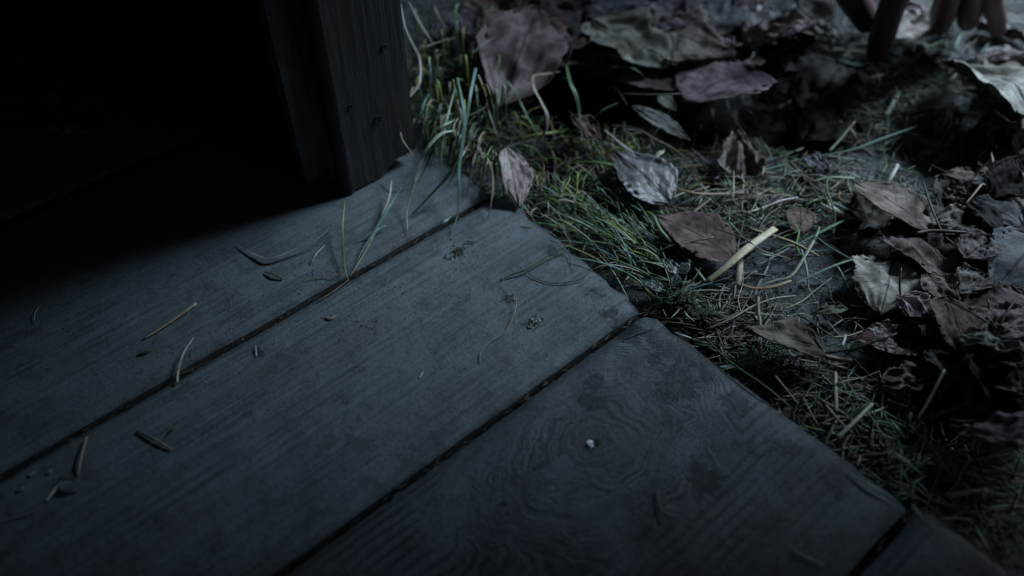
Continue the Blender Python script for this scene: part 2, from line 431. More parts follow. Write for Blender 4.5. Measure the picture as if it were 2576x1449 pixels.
jamb = tag(empty('door_jamb', (XI, YW, 0)), 'dark worn wooden door jamb standing on the grey floor boards', 'door jamb')
def rag1(x, y):
    if y > YW + .03: return .0003
    z = .0025 + .0012 * noise.noise(Vector((x * 300, y * 300, 0)))
    if x > .197: z += .007 + .002 * noise.noise(Vector((x * 900, 0, 4)))
    return z
prism_z('post', [(XI + .003, YW), (XO, YW), (XO, YW + .060), (XI + .003, YW + .060)], rag1, .515, M_jamb, jamb, 36, 2)
# rounded bead on the inner corner, then the stepped casing board
bead = []
cx, cy, rr = XI + .0015, YW + .0045, .0055
for i in range(12):
    a = R(-80) - R(190) * i / 11
    bead.append((cx + rr * math.cos(a), cy + rr * math.sin(a)))
prism_z('bead_moulding', bead, lambda x, y: .0015 + .001 * noise.noise(Vector((x * 800, y * 800, 0))), .515, M_jamb, jamb, 36, 4, .0003)
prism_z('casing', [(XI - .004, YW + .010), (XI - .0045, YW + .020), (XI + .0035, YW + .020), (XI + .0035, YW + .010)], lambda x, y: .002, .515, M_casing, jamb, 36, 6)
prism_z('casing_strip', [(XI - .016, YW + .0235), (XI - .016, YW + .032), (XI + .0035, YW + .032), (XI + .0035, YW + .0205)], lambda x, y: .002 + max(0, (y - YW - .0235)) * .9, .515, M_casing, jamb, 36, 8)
for (px, py, z, r) in ((950, 300, .03, .0022), (880, 268, .03, .0012), (965, 118, .06, .0014)):
    # small nail holes on the face of the jamb (plane y = YW)
    o = Vector((0, 0, H)); d = at(px, py, 0) - o; k = YW / d.y; p = o + d * k
    bm = bmesh.new(); n = 12
    ring = [bm.verts.new((p.x + r * math.cos(2 * math.pi * i / n) * (1 + .25 * math.sin(i * 2.1)), YW - .0007, p.z + r * 1.2 * math.sin(2 * math.pi * i / n))) for i in range(n)]
    c = bm.verts.new((p.x, YW - .0004, p.z))
    back = [bm.verts.new((v.co.x, YW + .001, v.co.z)) for v in ring]
    for i in range(n): bm.faces.new((ring[i], ring[(i + 1) % n], c)); bm.faces.new((back[i], back[(i + 1) % n], ring[(i + 1) % n], ring[i]))
    me = bpy.data.meshes.new('nail_hole'); bm.to_mesh(me); bm.free(); link('nail_hole', me, plain('rusty_hole', (.006, .005, .004), .9) if r == .0022 else bpy.data.materials['rusty_hole'], jamb, False)

def plank_wall(name, label, a, b, z0, z1, n, th=.02, m=M_wall):
    """vertical planks from a to b (x, y)"""
    a = Vector((a[0], a[1], 0)); b = Vector((b[0], b[1], 0)); d = (b - a) / n; nn = Vector((-d.y, d.x, 0)).normalized()
    bm = bmesh.new()
    for i in range(n):
        p = a + d * i; q = a + d * (i + 1); off = nn * (.0012 * (i % 2))
        v = [bm.verts.new(w) for w in [p + off, q + off, q + off + nn * th, p + off + nn * th]]
        t = [bm.verts.new(x.co + Vector((0, 0, z1))) for x in v]
        for x in v: x.co.z = z0
        bm.faces.new(v[::-1]); bm.faces.new(t)
        for k in range(4): bm.faces.new((v[k], v[(k + 1) % 4], t[(k + 1) % 4], t[k]))
    bmesh.ops.recalc_face_normals(bm, faces=bm.faces)
    me = bpy.data.meshes.new(name); bm.to_mesh(me); bm.free()
    return tag(link(name, me, m, None, False), label, 'wall')
wl = plank_wall('plank_wall', 'dark plank wall running back from the door jamb into the shadow', (.196, YW + .0585), (.196, 2.6), .001, 2.15, 16)
def _sk():
    return prism_z('skirting', [(.171, YW + .064), (.171, 2.6), (.1755, 2.6), (.1755, YW + .064)], lambda x, y: .0012, .075, M_jamb, wl, 4, 9)
bm = bmesh.new(); bmesh.ops.create_cube(bm, size=1)
for v in bm.verts: v.co = Vector((.170 if v.co.x < 0 else .1755, YW + .064 if v.co.y < 0 else 2.59, .0015 if v.co.z < 0 else .080))
bmesh.ops.bevel(bm, geom=bm.edges[:], offset=.0015, segments=2, affect='EDGES')
me = bpy.data.meshes.new('skirting'); bm.to_mesh(me); bm.free(); link('skirting', me, M_jamb, wl, False)
plank_wall('plank_wall', 'plank wall on the far side of the doorway', (.196, -.60), (.196, -1.7), -.02, 2.15, 8)
plank_wall('plank_wall', 'plank wall behind the camera', (-1.9, -1.7), (-1.9, 2.6), -.02, 2.15, 24)
plank_wall('plank_wall', 'plank side wall at the left end of the shed', (.196, 2.6), (-1.9, 2.6), -.02, 2.15, 12)
plank_wall('plank_wall', 'plank side wall at the right end of the shed', (-1.9, -1.7), (.196, -1.7), -.02, 2.15, 12)
lintel = box_mesh('low_shade_lintel', .176, .221, -.60, YW + .14, .52, 2.15, M_jamb, None, .002); tag(lintel, 'broad dark plank above the doorway, set low to shade the boards', 'lintel')  # unseen lintel, lowered to dim the boards away from the doorway
bm = bmesh.new()
pts = [(.224, -.62), (1.05, -.62), (.93, -.06), (.51, .25), (.46, .75), (.224, .75)]
lo = [bm.verts.new((x, y, .405)) for x, y in pts]; hi = [bm.verts.new((x, y, .425)) for x, y in pts]
bm.faces.new(lo[::-1]); bm.faces.new(hi)
for i in range(6): bm.faces.new((lo[i], lo[(i + 1) % 6], hi[(i + 1) % 6], hi[i]))
me = bpy.data.meshes.new('added_shade_canopy'); bm.to_mesh(me); bm.free()
tag(link('added_shade_canopy', me, M_wall, None, False), 'low unseen plank canopy added over the doorway to shade the boards', 'added canopy')  # unseen canopy, added and slanted to darken the near boards and lower right
roof = box_mesh('shed_roof', -1.95, .42, -1.75, 2.65, 2.152, 2.20, M_wall, None, .004); tag(roof, 'plank roof of the shed', 'roof')

# ---------------------------------------------------------------- strands: blades, straws, twigs
TINT = {'green': (.060, .130, .030), 'dgreen': (.022, .050, .020), 'bluegreen': (.085, .17, .145), 'palegreen': (.17, .24, .15),
        'tan': (.26, .22, .15), 'straw': (.55, .48, .31), 'pale': (.36, .35, .30), 'brown': (.090, .065, .045), 'dark': (.028, .022, .018),
        'orange': (.24, .12, .04), 'grey': (.20, .20, .19), 'yellowgreen': (.20, .24, .05), 'white': (.50, .50, .48)}
def catmull(P, n):
    out = []
    if len(P) == 2: P = [P[0], (P[0] + P[1]) / 2, P[1]]
    Q = [P[0] * 2 - P[1]] + P + [P[-1] * 2 - P[-2]]
    for i in range(1, len(Q) - 2):
        for k in range(n):
            t = k / n
            a, b, c, d = Q[i - 1], Q[i], Q[i + 1], Q[i + 2]
            out.append(.5 * ((2 * b) + (c - a) * t + (2 * a - 5 * b + 4 * c - d) * t * t + (3 * b - a - 3 * c + d) * t ** 3))
    out.append(Q[-2].copy())
    return out
class Strands:
    def __init__(s): s.v = []; s.f = []; s.c = []
    def add(s, P, w, t, tint, taper=(.7, .25), n=5, roll=0.0, tint2=None, sides=6, vee=0.0):
        P = catmull(P, n); m = len(P); base = len(s.v); rows = []
        for i, p in enumerate(P):
            tg = (P[min(i + 1, m - 1)] - P[max(i - 1, 0)])
            if tg.length < 1e-9: tg = Vector((1, 0, 0))
            tg.normalize()
            sd = tg.cross(Vector((0, 0, 1)))
            if sd.length < .05: sd = Vector((FY, -FX, 0))
            sd.normalize(); up = sd.cross(tg)
            r = roll + .25 * math.sin(i * .35)
            a, b = sd * math.cos(r) + up * math.sin(r), up * math.cos(r) - sd * math.sin(r)
            f = i / (m - 1)
            k = (taper[0] + (1 - taper[0]) * min(1, f * 4)) if f < .5 else (taper[1] + (1 - taper[1]) * min(1, (1 - f) * 2.2))
            tc = tint if tint2 is None else tuple(x + (y - x) * f for x, y in zip(tint, tint2))
            for j in range(sides):
                th = 2 * math.pi * j / sides
                cc = math.cos(th)
                s.v.append(p + a * (cc * w * .5 * k) + b * (math.sin(th) * t * .5 * (.4 + .6 * k) + vee * abs(cc) * w * .5 * k))
                s.c.append(tc)
        for i in range(m - 1):
            for j in range(sides):
                a0 = base + i * sides + j; a1 = base + i * sides + (j + 1) % sides
                s.f.append((a0, a1, a1 + sides, a0 + sides))
        s.f.append(tuple(base + j for j in range(sides))[::-1]); s.f.append(tuple(base + (m - 1) * sides + j for j in range(sides)))
    def build(s, name, parent=None, m=None):
        me = bpy.data.meshes.new(name); me.from_pydata(s.v, [], s.f)
        ca = me.color_attributes.new('tint', 'FLOAT_COLOR', 'POINT')
        ca.data.foreach_set('color', [x for c in s.c for x in (c[0], c[1], c[2], 1)])
        o = link(name, me, m or M_strand, parent)
        return o if parent else center(o)
def vary(c, rnd, a=.25): k = rnd.uniform(1 - a, 1 + a); return tuple(max(.004, x * k * rnd.uniform(.92, 1.08)) for x in c)
_n = [0]
def S(name, cat, label, tint, w, pts, t=None, roll=0, tint2=None, group=None, taper=(.7, .25), vee=.0):
    """one strand of its own; w, t and heights in millimetres"""
    _n[0] += 1; st = Strands()
    t = t if t else w * .35
    st.add([at(x, y, z * .001) for x, y, z in pts], w * .001, t * .001, TINT[tint], taper, 6, roll, TINT[tint2] if tint2 else None, 8, vee)
    return tag(st.build(name), label, cat, group)

# on the boards
D = 'bits of straw and twig on the boards'
S('straw', 'straw', 'tan flat straw lying alone on the far left board near the shadow', 'tan', 1.9, [(358, 855, 1), (425, 812, 1.3), (495, 762, 1.2)], .7, group=D, taper=(.3, .9))
S('straw', 'straw', 'bent pale straw standing across the left board gap', 'pale', 1.3, [(445, 963, 1), (449, 925, 2), (463, 885, 4), (487, 850, 3)], 1, group=D, taper=(1, .3))
S('twig', 'twig', 'thin brown twig lying across the left board gap under the bent straw', 'brown', .6, [(430, 950, 1.2), (478, 930, 1.2), (532, 905, 1)], .5, group=D)
S('twig', 'twig', 'short upright grey twig near the curled dark scrap at lower left', 'tan', 1.1, [(196, 1196, 1), (204, 1150, 3), (218, 1100, 2)], 1.1, group=D, taper=(.6, .9))
S('leaf_scrap', 'leaf scrap', 'dark curled leaf scrap at the foot of the upright twig at lower left', 'dark', 2.4, [(148, 1206, 2), (180, 1205, 5), (210, 1216, 3)], .8, .6, group=D, taper=(.7, .6))
S('wood_chip', 'wood chip', 'pale blurred wood chip touching the curled dark scrap', 'white', 2.0, [(116, 1260, 1), (150, 1212, 1.6)], .9, group=D, taper=(.5, .8))
S('dry_stalk', 'stem', 'faint thin stem running to the left edge from the pale chip', 'grey', .6, [(-20, 1318, .8), (40, 1303, .8), (90, 1285, 1), (116, 1262, 1)], .5, group=D)
S('twig', 'twig', 'brown slanting twig on the second board, lower left', 'brown', 1.1, [(345, 1084, 1), (390, 1106, 1.5), (432, 1130, 1)], 1.1, group=D, taper=(.9, .8), tint2='tan')
S('twig', 'twig', 'tiny forked brown crumb above the slanting twig', 'brown', 1.0, [(418, 1092, 1), (435, 1078, 2), (456, 1056, 1)], .7, group=D)
S('leaf_scrap', 'leaf scrap', 'small brown scrap on the far board below the jamb shadow', 'brown', 1.7, [(666, 684, 1), (690, 690, 2.2), (712, 701, 1)], .8, group=D, taper=(.4, .8))
S('straw', 'straw', 'short pale curled straw near the shadow of the jamb', 'pale', 1.0, [(783, 663, 1), (795, 640, 3), (817, 617, 1.5)], .6, group=D)
S('grass_strand', 'grass blade', 'long dry grey blade arched over the edge of the shadow', 'grey', 1.7, [(595, 617, 1), (640, 640, 2), (680, 650, 3), (745, 626, 4), (800, 600, 5), (831, 571, 3)], .4, .4, group=D, taper=(.2, .2))
S('wood_chip', 'wood chip', 'tiny upright pale sliver beside the reddish crumbs', 'white', .7, [(645, 897, .8), (643, 868, 2)], .5, group=D)
S('wood_chip', 'wood chip', 'pale sliver lying alone in the middle of the second board', 'white', .9, [(1055, 951, .8), (1065, 933, 1)], .5, group=D)
S('dry_stalk', 'stem', 'pale thin stem curving in an S over the second board', 'tan', .55, [(1208, 914, .6), (1210, 886, 1.2), (1235, 859, 1), (1268, 838, 1.5), (1290, 800, 2.5), (1299, 756, 3), (1285, 725, 3), (1268, 705, 2.5), (1265, 688, 1.5)], .5, group=D)
S('grass_stalk', 'grass stem', 'dark green stem reaching from the grass onto the second board', 'dgreen', 1.0, [(1258, 706, 1), (1290, 690, 2), (1325, 677, 3), (1380, 642, 4), (1420, 621, 5), (1440, 617, 3)], .7, group=D, taper=(.5, .8), tint2='green')
S('grass_stalk', 'grass stem', 'thin drooping side stem below the dark green stem', 'brown', .6, [(1322, 678, 2), (1345, 698, 1.4), (1380, 711, 1.2), (1425, 711, 1.4), (1465, 700, 2), (1484, 678, 4), (1493, 640, 6)], .5, group=D, tint2='dgreen')
S('grass_stalk', 'grass stem', 'short dark stem hanging at the board end beside the grass clump', 'dgreen', .6, [(1429, 612, 5), (1432, 640, 2), (1440, 682, .8)], .5, group=D)
S('twig', 'twig', 'short brown twig on the knotted board, right of centre', 'brown', 1.2, [(1652, 1236, 1), (1658, 1270, 1.6), (1671, 1318, .8)], 1, group=D)
S('grass_strand', 'grass blade', 'flat blue green blade on the knotted board near its corner', 'bluegreen', 1.6, [(2132, 1188, 1), (2190, 1222, 2), (2240, 1252, 1.6), (2272, 1272, 1)], .4, group=D, taper=(.5, .2))
S('grass_strand', 'grass blade', 'blurred pale blade at the very bottom edge', 'bluegreen', 1.3, [(1990, 1385, 1), (2030, 1402, 1.4), (2075, 1424, 1)], .4, group=D, tint2='pale')
S('wood_chip', 'wood chip', 'small tan chip below the knot', 'tan', 1.0, [(1528, 1235, .8), (1549, 1225, 1)], .6, group=D)
S('dry_stalk', 'stem', 'tiny bent stem in the shadow at the far left', 'grey', .6, [(86, 808, 1), (88, 786, 2), (101, 769, 1)], .5, group=D)
for i, (x, y, l) in enumerate(((52, 1230, 'lowest'), (78, 1192, 'middle'), (124, 1185, 'upper right'))):
    S('wood_chip', 'wood chip', l + ' of the three blurred pale chips in the lower left corner', 'grey', 2.2, [(x - 8, y + 6, .8), (x + 8, y - 5, .8)], .6, group=D, taper=(.5, .5))
S('dry_stalk', 'stem', 'flat brown stem lying along the left board gap below the jamb', 'brown', .9, [(798, 757, 1), (835, 735, 1), (877, 704, 1.4)], .5, group=D, tint2='tan')
S('dry_stalk', 'stem', 'fine tan stem crossing towards the foot of the green stalk', 'tan', .5, [(757, 706, 1), (810, 697, 1), (850, 690, 1.4), (885, 650, 4), (905, 632, 6)], .4, group=D)
S('twig', 'twig', 'small dark splinter high on the second board', 'dark', .8, [(1173, 606, .8), (1196, 611, .8)], .6, group=D)
S('wood_chip', 'wood chip', 'small cross shaped tan chip on the second board', 'tan', 1.3, [(818, 797, 1), (832, 801, 1.2), (844, 794, 1)], .6, group=D)
S('leaf_scrap', 'leaf scrap', 'small dark green scrap on the far left board', 'dgreen', 1.6, [(345, 893, .8), (366, 885, 1.6), (385, 879, .8)], .5, group=D)
S('dry_stalk', 'stem', 'thin curled stem near the right end of the knotted board', 'brown', .6, [(1575, 852, .8), (1600, 842, .8), (1640, 826, 1.2), (1655, 806, 1)], .5, group=D)

# the tuft beside the jamb
T = 'grass blades hanging over the boards beside the jamb'
def GB(label, tint, w, pts, tint2=None, roll=.2, taper=(.5, .12), g=T, name='grass_strand', cat='grass blade', t=None):
    return S(name, cat, label, tint, w, pts, t or w * .22, roll, tint2, g, taper, .25)
GB('long dry blade falling in front of the jamb corner and curling back', 'grey', 1.5, [(1008, 10, 60), (1020, 70, 52), (1040, 115, 44), (1056, 150, 38), (1056, 205, 34), (1036, 238, 32), (1010, 262, 32), (1003, 300, 30), (1012, 350, 24), (1036, 385, 17), (1045, 412, 9)], 'tan')
GB('blurred pale blade leaning right beside the jamb at the top', 'grey', 1.7, [(1028, 5, 46), (1060, 65, 40), (1092, 112, 32)])
GB('second blurred pale blade at the top, right of the leaning one', 'brown', 1.5, [(1090, 10, 40), (1108, 50, 34), (1130, 85, 26)])
GB('short straw lying across the tuft near its top', 'straw', 2.0, [(1070, 118, 34), (1110, 104, 34), (1146, 95, 32)], 'tan', g='straws in the litter', name='straw', cat='straw')
GB('green blade pointing right to the dark hanging leaf', 'green', 1.8, [(1180, 110, 24), (1230, 100, 24), (1275, 84, 22)])
GB('short blue grey blade slanting above the tuft', 'bluegreen', 2.2, [(1188, 136, 30), (1212, 115, 32), (1240, 96, 30)], 'pale')
GB('long blue green blade hanging in a slow S onto the second board', 'bluegreen', 2.1, [(1150, 195, 36), (1160, 240, 40), (1168, 300, 36), (1162, 370, 28), (1154, 430, 20), (1156, 490, 12), (1148, 550, 5), (1132, 594, 1)], 'bluegreen')
GB('tall green blade with a split pale tip in the tuft', 'bluegreen', 1.9, [(1197, 172, 42), (1184, 235, 40), (1175, 290, 34), (1160, 365, 26), (1148, 412, 18)], 'green', taper=(1, .2))
GB('straight green blade left of the long blue green one', 'bluegreen', 1.4, [(1145, 222, 38), (1126, 292, 34), (1114, 350, 28), (1110, 410, 20), (1107, 468, 10)], 'green')
GB('pale blade bowed over the board, its dry tip near the gap', 'palegreen', 2.2, [(1148, 328, 30), (1112, 336, 32), (1082, 365, 30), (1060, 402, 24), (1042, 465, 14), (1024, 528, 5), (1026, 586, 1)], 'pale')
GB('pale green blade just above the bowed one', 'palegreen', 1.8, [(1144, 302, 32), (1115, 316, 33), (1092, 332, 30), (1075, 360, 25), (1060, 395, 16)], 'green')
GB('dark green blade crossing low over the far board', 'dgreen', 1.9, [(1158, 395, 22), (1128, 440, 16), (1100, 474, 11), (1050, 526, 4), (1035, 540, 1)], 'dgreen')
GB('dry blade arching down to the corner of the second board', 'tan', 1.5, [(1195, 382, 16), (1215, 386, 18), (1235, 420, 16), (1240, 470, 12), (1234, 520, 6), (1226, 556, 1)], 'brown')
GB('short blue green blade tip lying on the gap', 'bluegreen', 1.7, [(1134, 545, 2), (1118, 558, 3), (1101, 569, 1)], taper=(.6, .5))
GB('dead bent stem resting under the jamb foot', 'grey', .9, [(968, 452, 3), (990, 464, 4), (1010, 468, 3), (1040, 460, 4), (1058, 455, 6)], name='dry_stalk', cat='stem', t=.7)
GB('green blade pair running from the bent stem to the gap', 'bluegreen', 1.8, [(1010, 470, 10), (985, 510, 7), (955, 560, 5), (915, 625, 3), (893, 668, 1)], 'bluegreen')
GB('pale dry blade beside the green pair over the far board', 'pale', 1.3, [(985, 455, 9), (978, 500, 7), (950, 570, 4), (915, 640, 3), (878, 700, 1)], 'tan')
GB('blade end lying towards the tan leaf of the tuft', 'bluegreen', 1.4, [(970, 567, 3), (930, 588, 3), (892, 608, 1)])
GB('upright dark green stalk at the foot of the jamb', 'green', 1.5, [(868, 506, 14), (862, 560, 10), (862, 620, 6), (867, 670, 3), (878, 712, 1)], 'green')
GB('pale blade seen deep in the tuft near the jamb', 'grey', 1.5, [(1110, 260, 20), (1100, 300, 16), (1088, 340, 8)], 'bluegreen')
GB('dark green blade leaning to the jamb foot', 'dgreen', 1.8, [(1132, 290, 30), (1102, 350, 24), (1080, 400, 16), (1058, 450, 6)])
GB('bent dry reed in the middle of the tuft', 'tan', 1.5, [(1203, 188, 34), (1214, 215, 30), (1222, 240, 24), (1228, 275, 14), (1245, 325, 8), (1256, 365, 2)], 'brown')
GB('forked dry stem in the tuft', 'tan', 1.1, [(1168, 295, 18), (1195, 285, 20), (1222, 268, 22), (1226, 250, 24)], name='dry_stalk', cat='stem', t=.8)
rr2 = random.Random(55); FRINGE = []
for k in range(26):
    x = rr2.uniform(1055, 1265); y = 372 + (x - 1120) * .70 + rr2.uniform(-70, 10); h = rr2.uniform(6, 26); q = rr2.uniform(.5, 1.1); sx_ = rr2.uniform(-45, 25)
    FRINGE.append(([at(a_, b_, c_ * .001) for a_, b_, c_ in [(x + 25, y - 30, 2), (x + 14, y - 45, h * .8), (x, y - 20, h), (x + sx_ * .6, y + 40 * q, h * .5), (x + sx_, y + 78 * q, 1.5)]], rr2.uniform(.0008, .0016), TINT[['green', 'tan', 'dgreen', 'brown', 'bluegreen', 'tan'][k % 6]]))
T2 = 'grass blades standing among the leaves'
GB('pale S shaped dry blade standing in the black hollow', 'tan', 2.2, [(1408, 180, 14), (1375, 186, 20), (1342, 192, 26), (1343, 222, 26), (1360, 255, 22), (1376, 290, 18), (1374, 326, 12), (1350, 350, 6), (1296, 362, 2), (1222, 382, -4)], 'pale', g=T2)
GB('broad green blade bending down behind the hollow', 'green', 3.0, [(1424, 160, 20), (1433, 205, 22), (1448, 240, 18), (1457, 282, 10), (1459, 335, 2)], 'bluegreen', g=T2)
GB('short pale blade standing on top of the broad green one', 'bluegreen', 2.0, [(1441, 105, 34), (1431, 142, 26), (1418, 172, 18)], g=T2, taper=(.1, .8))
GB('green blade arching over the brown leaf like a bridge', 'green', 2.0, [(1480, 186, 10), (1530, 172, 18), (1576, 168, 20), (1608, 182, 18), (1626, 204, 12), (1612, 235, 4)], 'bluegreen', g=T2)
GB('straight green blade slanting through the black hollow', 'green', 1.6, [(1228, 162, 26), (1262, 195, 24), (1290, 222, 20), (1316, 272, 12), (1345, 328, 4), (1362, 350, -4)], 'green', g=T2)
GB('small green side blade in the hollow', 'green', 1.5, [(1400, 202, 14), (1425, 196, 16), (1440, 190, 16)], g=T2)
GB('blue green blade lying over the folded brown leaf', 'bluegreen', 1.6, [(1486, 308, 6), (1516, 278, 14), (1556, 258, 16)], g=T2)
GB('knotted tan stem reaching right towards the straw litter', 'tan', 1.2, [(1538, 315, 6), (1600, 324, 8), (1650, 352, 6), (1690, 372, 4), (1730, 405, 0), (1762, 436, -6)], 'brown', g=T2, name='dry_stalk', cat='stem', t=1)
GB('drooping dry blade over the top of the dark oval leaf', 'pale', 2.4, [(1522, 328, 10), (1552, 354, 10), (1584, 378, 10), (1622, 400, 8)], 'grey', g=T2)
GB('fine green stem bending over the dark oval leaf', 'dgreen', .9, [(1540, 345, 14), (1580, 385, 15), (1605, 425, 14), (1618, 460, 10)], 'bluegreen', g=T2)
GB('broad bright green blade left of the dark oval leaf', 'green', 2.6, [(1440, 408, 4), (1490, 408, 8), (1540, 414, 9), (1590, 422, 7)], 'green', g=T2)
GB('short upright blue green blade in front of the hollow', 'bluegreen', 1.6, [(1480, 484, 6), (1470, 506, 0), (1462, 548, -6)], 'green', g=T2, taper=(.3, .7))
GB('thin tan stem lying over the big pale leaf', 'tan', 1.2, [(1568, 236, 18), (1640, 238, 24), (1700, 237, 30), (1748, 231, 32)], 'pale', g=T2, name='dry_stalk', cat='stem', t=.9)
GB('thin stem rising from the moss to the arched blade', 'brown', 1.0, [(1532, 208, 10), (1560, 235, 6), (1580, 268, 2)], g=T2, name='dry_stalk', cat='stem')
GB('short reddish stalk below the folded thin leaf', 'tan', 1.2, [(1660, 295, 6), (1680, 284, 10), (1699, 268, 14)], 'brown', g=T2, name='dry_stalk', cat='stem')
for i, (a, b, c, lab) in enumerate((((1352, 335, -2), (1330, 300, 8), (1300, 290, 12), 'low green blade reaching left inside the hollow'), ((1260, 345, -4), (1285, 335, 4), (1270, 320, 10), 'short hooked green blade below the pale S blade'),
        ((1420, 330, -4), (1370, 335, 4), (1300, 345, 2), 'long low green blade lying behind the curled pale leaf'), ((1326, 371, -4), (1345, 350, 4), (1354, 318, 10), 'short pale blade beside the foot of the S blade'),
        ((1282, 368, -4), (1288, 330, 8), (1292, 310, 12), 'thin pale spike in front of the hollow'))):
    GB(lab, ('green', 'green', 'yellowgreen', 'pale', 'bluegreen')[i], 1.4, [a, b, c], g=T2)

# in the litter on the right
W = 'straws in the litter'
def ST(label, tint, w, pts0, tint2=None, t=None, name='straw', cat='straw', taper=(.9, .85), g=W, roll=0):
    pts = [(x, y, z + 4.0) if z < 3 else (x, y, z + 2) for x, y, z in pts0]
    return S(name, cat, label, tint, w, pts, t or w * .45, roll, tint2, g, taper)
ST('longest yellow straw, split along its length, lying across the litter', 'straw', 4.6, [(1950, 574, 4), (1880, 625, 2.5), (1830, 668, 0), (1779, 711, -6)], 'straw', 1.0, taper=(.9, .75))
ST('short yellow straw propped under the longest one', 'straw', 4.2, [(1862, 634, -3), (1860, 680, -6), (1855, 722, -9)], 'tan', 2.2)
ST('dark pointed sliver at the foot of the short yellow straw', 'brown', 1.5, [(1850, 716, -8), (1846, 752, -9)], None, 1)
ST('thick pale green stem slanting down to the end of the yellow straw', 'palegreen', 2.3, [(1645, 545, 2), (1662, 580, 2), (1700, 622, 0), (1738, 663, -3), (1779, 716, -8)], 'palegreen', 2, 'grass_stalk', 'grass stem', g=T2)
ST('thin brown twig crossing the veined brown leaf', 'brown', 1.1, [(1650, 637, -2), (1690, 618, 2), (1740, 607, 4), (1796, 597, 5)], 'tan', 1, 'dry_stalk', 'stem')
ST('fine stem crossing under the long yellow straw to the right', 'brown', .9, [(1800, 575, 3), (1850, 592, 5.5), (1880, 604, 6), (1920, 632, 0), (1988, 651, -7)], 'tan', .8, 'dry_stalk', 'stem')
ST('paired pale green blade curving left along the bare soil', 'palegreen', 1.8, [(2062, 572, -4), (2050, 600, -5), (2022, 648, -6), (1990, 694, -7), (1950, 706, -8), (1920, 713, -8)], 'tan', .6, 'grass_strand', 'grass blade', (.4, .5), T2)
ST('twisted straw ending left of the paired blade', 'tan', 2.2, [(1990, 706, -7), (1950, 720, -7), (1900, 725, -8), (1865, 716, -8)], 'orange', 1)
ST('blue green blade dropping straight down on the bare soil', 'bluegreen', 1.5, [(2011, 612, -6), (2026, 660, -7), (2032, 700, -8), (2034, 732, -8)], 'dgreen', .5, 'grass_strand', 'grass blade', (.5, .3), T2)
ST('fine green stem slanting to the pale round leaf', 'bluegreen', .9, [(2049, 594, -4), (2109, 635, -5), (2178, 668, -6)], None, .7, 'grass_stalk', 'grass stem', g=T2)
ST('long forked green blade rising right across the soil', 'bluegreen', 1.5, [(1998, 716, -8), (2050, 690, -7), (2100, 668, -5), (2150, 652, -4), (2194, 648, -4)], 'palegreen', .5, 'grass_strand', 'grass blade', (.6, .4), T2)
ST('broad green blade lying at the upper edge of the bare soil', 'bluegreen', 2.2, [(2004, 616, -8), (2052, 590, -6), (2097, 567, -4), (2140, 548, -4)], 'green', .6, 'grass_strand', 'grass blade', (.3, .6), T2)
ST('short white straw splinter left of the long veined leaf shadow', 'white', 1.1, [(2169, 619, -8), (2212, 585, -6)], None, .8)
ST('wiry dark green stalk hanging down above the bare soil', 'green', 1.0, [(2084, 446, 4), (2079, 470, 4), (2092, 512, 0), (2101, 545, -3), (2096, 592, -6)], 'dgreen', .9, 'grass_stalk', 'grass stem', g=T2)
ST('blurred pale straw stub standing above the long veined leaf', 'pale', 2.8, [(2229, 468, -6), (2244, 440, -3), (2259, 414, -2)], None, 1.4)
ST('tan straw pointing at the gap under the long veined leaf', 'tan', 1.8, [(2062, 511, -4), (2116, 537, -4), (2184, 561, -7)], 'pale', .8, taper=(.8, .2))
ST('curved orange stalk beside the long veined leaf', 'orange', 1.3, [(2112, 484, -2), (2112, 500, -1), (2135, 519, -3), (2172, 535, -6)], 'brown', 1.1, 'dry_stalk', 'stem')
ST('long tan stem curving over the lower soil', 'tan', 1.1, [(1782, 827, -8), (1842, 800, -6), (1895, 770, -6), (1947, 751, -6), (2002, 744, -8)], 'pale', .9, 'dry_stalk', 'stem')
ST('nearly level thin straw below the long tan stem', 'pale', 1.0, [(1818, 776, -8), (1880, 786, -7), (1955, 794, -8)], None, .7)
ST('short thick straw stub at the edge of the pale round leaf', 'tan', 1.7, [(2139, 769, -8), (2171, 774, -7)], None, 1.4)
ST('small curved straw left of the pale round leaf', 'tan', 1.1, [(2119, 715, -9), (2140, 701, -7), (2170, 695, -8)], None, .8)
ST('long wiry dark twig draped over the long veined leaf', 'dark', 1.2, [(2322, 456, 12), (2334, 496, 15), (2352, 545, 15), (2374, 590, 16), (2400, 615, 16)], None, 1.1, 'twig', 'twig', g='dark twigs on the leaves')
ST('thick black broken twig lying level on the leaf pile', 'dark', 2.2, [(2304, 587, 17), (2341, 581, 17), (2390, 583, 18), (2430, 585, 18)], None, 2, 'twig', 'twig', g='dark twigs on the leaves')
ST('pale kinked reed bending down between the dark toothed leaves', 'tan', 2.0, [(2494, 384, 10), (2499, 424, 18), (2470, 462, 22), (2427, 516, 20)], 'brown', .8, taper=(.3, .5))
ST('slanting dark twig at the right edge above the spotted leaf', 'dark', 1.1, [(2566, 740, 20), (2540, 774, 20), (2516, 817, 18)], None, 1, 'twig', 'twig', g='dark twigs on the leaves')
ST('arched brown stem left of the big folded leaf', 'tan', 1.2, [(2392, 285, 4), (2391, 312, 2), (2376, 345, -3), (2343, 378, -8)], 'brown', 1, 'dry_stalk', 'stem')
ST('long straight blue green stem in the upper litter', 'dgreen', 1.6, [(2020, 399, -6), (2135, 379, -4), (2210, 352, -2), (2306, 318, 0)], 'bluegreen', 1.1, 'grass_stalk', 'grass stem', g=T2)
ST('pale blade rising out of the black hollow', 'palegreen', 1.8, [(2085, 381, -6), (2116, 347, -3), (2152, 304, 2)], 'tan', .6, 'grass_strand', 'grass blade', (.9, .3), T2)
ST('pale straw flake in the blurred soil below the hand', 'pale', 2.6, [(2228, 291, -8), (2244, 262, -6), (2264, 230, -5)], 'bluegreen', .8, taper=(1, .3))
